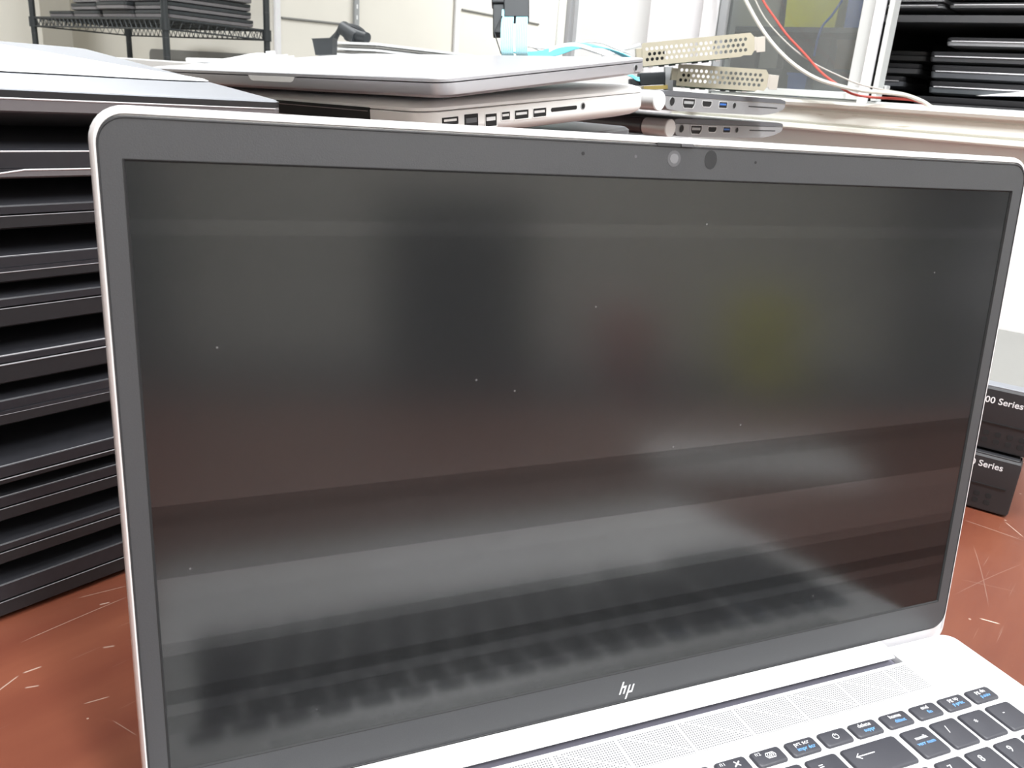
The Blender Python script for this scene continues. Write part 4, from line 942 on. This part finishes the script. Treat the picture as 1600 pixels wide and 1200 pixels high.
def slap(px0, px1, ytop0, ybot0, label, a=1.215, dpth=0.25, light=None, dz=0.0, two_=True, ports=0):
    """laptop lying on the shelf: left end at px0, front face on plane a"""
    pL = AB(at_a(px0, (ytop0 + ybot0) / 2, a)); zt = AB(at_a(px0, ytop0, a))[2]; zb_ = AB(at_a(px0, ybot0, a))[2]
    bL = pL[1]; bR = AB(at_a(px1, 100, a))[1]; h = zt - zb_; L_ = bL - bR
    g = empty('storeroom_laptop', label, 'laptop', ab(a, bR, zb_), RZ, 'laptops on the storeroom shelves')
    MB().loft([ring(i, dpth, i, L_ - i, 0.008, z, 4) for z, i in ((0, 0.008), (h * .15, 0.001), (h * .55, 0))]).build('base', light or M['shelfedge'], g)
    MB().loft([ring(i, dpth, i, L_ - i, 0.008, z, 4) for z, i in ((h * .6, 0.0005), (h * .66, 0), (h * .95, 0.0), (h, 0.002))]).build('lid', M['boxblack'], g)
    if light is not None: MB().tube([(-0.0006, 0.008, h * .57), (-0.0006, L_ - 0.008, h * .57)], 0.0010, 6).build('trim_line', M['edge_bright'], g)
    for k in range(ports):
        y = L_ * (0.62 - k * 0.075); MB().box(-0.0006, 0.001, y - 0.0045, y + 0.0045, h * .22, h * .44).build('port', M['lens2'] if k % 2 else M['hole'], g)
    return g
slap(1426, 1720, 149, 171, 'black laptop with side ports lying along the sill on the lowest shelf board', a=1.19, ports=6)
slap(1450, 1720, 126, 147, 'ribbed black laptop second from the bottom of the right storeroom stack', light=M['dimgrey'])
slap(1453, 1720, 101, 124, 'grey laptop with bright front line in the right storeroom stack', light=M['slim_dark'])
slap(1452, 1720, 80, 98, 'black laptop above the grey one in the right storeroom stack', light=M['shelfedge'])
slap(1478, 1720, 58, 73, 'black laptop with silver edge topmost in the right storeroom stack', light=M['mac_grey'])
slap(1362, 1418, 117, 135, 'dim laptop at the left of the open shelf, bottom of its stack', a=1.26, dpth=0.15, light=M['slim_dark'])
slap(1365, 1440, 97, 115, 'dim laptop at the left of the open shelf, second in its stack', a=1.26, dpth=0.15)
slap(1368, 1446, 78, 95, 'dim laptop at the left of the open shelf, topmost in its stack', a=1.26, dpth=0.15)
slap(1380, 1454, 6, 13, 'laptop with rounded end on the upper storeroom shelf, left', light=M['slim'])
slap(1380, 1452, -8, 4, 'laptop on top of the rounded one on the upper storeroom shelf', light=M['slim'])
slap(1482, 1720, 4, 13, 'laptop with bright edge on the upper storeroom shelf, right', light=M['slim'])
slap(1482, 1720, -14, 0, 'dark laptop on top of the bright-edged one on the upper storeroom shelf')
# white sheet on the lowest one
pA, pB, pC, pD = at_a(1525, 149.5, 1.192), at_a(1640, 140, 1.20), at_a(1640, 151, 1.192), at_a(1560, 152, 1.192)
o = MB().loft([[p, p + E1 * 0.15] for p in (pA, pB, pC, pD)], cap=False)
o = MB().add([pA, pB, pC, pA + E1 * .12, pB + E1 * .12, pC + E1 * .12], [(0, 2, 1), (3, 4, 5), (0, 1, 4, 3), (1, 2, 5, 4), (2, 0, 3, 5)]).build('paper_sheet', M['paper'], None, smooth=0); tag(o, 'white paper wedge lying on the black laptop beyond the sill', 'paper')
g = empty('white_adapter', 'small white adapter at the left corner of the open window', 'adapter', AB and at_a(1372, 137, 1.16), RZ)
MB().box(0, 0.02, -0.012, 0, -0.006, 0.004).build('body', M['white_plastic'], g, bevel=0.001); MB().box(-0.001, 0, -0.009, -0.004, -0.003, 0.002).build('socket', M['hole'], g)
# things seen through the dusty pane
def tote(name, label, px0, px1, py0, py1, a, m, cat='bin', dep=0.3):
    bL = AB(at_a(px0, (py0 + py1) / 2, a))[1]; bR = AB(at_a(px1, (py0 + py1) / 2, a))[1]; zt = AB(at_a((px0 + px1) / 2, py0, a))[2]; zb_ = AB(at_a((px0 + px1) / 2, py1, a))[2]
    g = empty(name, label, cat, ab(a, bR, zb_), RZ); L_ = bL - bR; h = zt - zb_; t = min(L_, dep) * 0.06
    MB().loft([[(t, t, 0), (dep - t, t, 0), (dep - t, L_ - t, 0), (t, L_ - t, 0)], [(0, 0, h), (dep, 0, h), (dep, L_, h), (0, L_, h)]]).build('body', m, g, bevel=0.004)
    MB().loft([[(-0.006, -0.006, zz), (dep + 0.006, -0.006, zz), (dep + 0.006, L_ + 0.006, zz), (-0.006, L_ + 0.006, zz)] for zz in (h * .93, h)]).build('rim', m, g)
    return g
A_ = 1.45
sr = empty('storeroom_rack', 'dim metal rack holding bins behind the dusty pane', 'shelf', ab(A_ - 0.02, 0.382, FL), RZ)
for z in (0.05, 0.262, 0.408, 0.70):
    MB().box(0, 0.35, 0, 0.35, sz(z) - 0.010, sz(z) - 0.0003).build('shelf_board', M['dimgrey'], sr, bevel=0.001)
for y in (-0.009, 0.359):
    for x in (0.0, 0.34): MB().box(x, x + 0.012, y - 0.008, y + 0.008, 0, sz(1.3)).build('post', M['dimgrey'], sr)
def onshelf(name, label, px0, px1, py0, a, zb, m, cat, dep):
    bL = AB(at_a(px0, py0, a))[1]; bR = AB(at_a(px1, py0, a))[1]; h = AB(at_a((px0 + px1) / 2, py0, a))[2] - zb
    g = empty(name, label, cat, ab(a, bR, zb), RZ); L_ = bL - bR; t = min(L_, dep) * 0.05
    MB().loft([[(t, t, 0), (dep - t, t, 0), (dep - t, L_ - t, 0), (t, L_ - t, 0)], [(0, 0, h * .96), (dep, 0, h * .96), (dep, L_, h * .96), (0, L_, h * .96)]]).build('body', m, g, bevel=0.001)
    MB().loft([[(-0.002, -0.002, zz), (dep + 0.002, -0.002, zz), (dep + 0.002, L_ + 0.002, zz), (-0.002, L_ + 0.002, zz)] for zz in (h * .93, h)]).build('rim', m, g)
onshelf('yellow_bin', 'yellow bin on the upper shelf behind the dusty window pane', 1238, 1329, -75, A_ - .01, 0.4082, M['yellow'], 'bin', .25)
onshelf('blue_bin', 'blue bin right of the yellow one behind the pane', 1335, 1372, -60, A_ - .01, 0.4082, M['blue'], 'bin', .2)
onshelf('white_bottle_box', 'pale upright box behind the pane near the white cable', 1192, 1222, 52, A_ + .06, 0.2622, M['wall'], 'box', .05)
onshelf('dark_equipment_box', 'dark equipment box behind the pane at the lower left', 1136, 1186, 66, A_ + .06, 0.2622, M['shelfedge'], 'box', .1)
onshelf('grey_holder', 'small grey holder behind the middle of the pane', 1280, 1303, 44, A_ + .07, 0.2622, M['dimgrey'], 'holder', .05)
onshelf('brown_carton', 'brown carton behind the right part of the pane', 1310, 1340, 62, A_ + .07, 0.2622, M['card'], 'box', .1)
onshelf('blue_tray', 'small blue tray low behind the pane', 1232, 1262, 114, A_, 0.2622, M['blue'], 'tray', .04)
onshelf('black_carton', 'black carton low behind the pane', 1150, 1222, 106, A_, 0.2622, M['shelfedge'], 'box', .04)
onshelf('grey_carton', 'grey carton low behind the pane by the frame', 1272, 1328, 108, A_, 0.2622, M['dimgrey'], 'box', .04)
onshelf('shelf_folder', 'row of dark folders standing behind the middle of the pane', 1229, 1274, 60, A_ + .09, 0.2622, M['dimgrey'], 'folder', .1)
o = MB().tube(bez([at_a(x, y, A_ - .035) for x, y in ((1316, 0), (1300, 24), (1286, 40), (1278, 60), (1272, 88))], 6), 0.0022, 6).build('blue_cable', M['blue'], None); tag(o, 'blue cable hanging from the yellow bin behind the pane', 'cable')

# ================================================================== PROPS ADDED BEHIND THE CAMERA (to shape the soft reflection in the matte screen)
def reflection_prop(name, label, a, b, z, sa, sb, szz, m, cat):
    g = empty(name, label, cat, ab(a, b, z), RZ); MB().box(0, sa, 0, sb, 0, szz).build('body', m, g, bevel=0.006)
    MB().box(0.01, sa - 0.01, sb, sb + 0.012, szz * .45, szz * .55).build('label_strip', M['grey_ink'], g); return g
o = MB().box(0, 0.19, 0, 0.10, 0, 0.004).build('white_reflection_prop', M['paper'], None, ab(0.04, -0.51, 0.0), RZ, bevel=0.001); tag(o, 'white pad added on the table out of view, to brighten the screen reflection', 'note pad')  # added for the bright blob low in the screen reflection
reflection_prop('low_reflection_prop', 'low grey block added behind the camera to carry the reflected props', -1.5, -2.15, FL, 2.3, 0.45, 0.60, M['dimgrey'], 'cabinet')  # added block, a dim ground for the mirrored props
reflection_prop('dark_reflection_prop', 'narrow dark prop added behind the camera to darken the screen reflection', -0.44, -1.66, FL, 0.30, 0.30, 1.06, M['dimgrey'], 'cabinet')  # added in place of the photographer, darkens the middle of the reflection
reflection_prop('left_reflection_prop', 'dark locker added at the left end behind the camera for the screen reflection', -1.45, -1.66, FL, 0.42, 0.30, 1.25, M['dimgrey'], 'prop')  # added to dim the left side of the reflection
reflection_prop('red_reflection_prop', 'red prop added behind the camera to tint the screen reflection', 0.02, -1.95, FL + 0.6, 0.12, 0.2, 0.17, M['red'], 'box')  # added for a red tint in the reflection
reflection_prop('yellow_reflection_prop', 'yellow prop added behind the camera to tint the screen reflection', 0.36, -1.95, FL + 0.6, 0.13, 0.2, 0.22, M['yellow'], 'box')  # added for a yellow tint in the reflection
reflection_prop('black_reflection_prop', 'black prop added behind the camera to darken the right of the reflection', 0.84, -2.15, FL, 0.12, 0.4, 1.75, M['shelfedge'], 'cabinet')  # added to dim the right side of the reflection
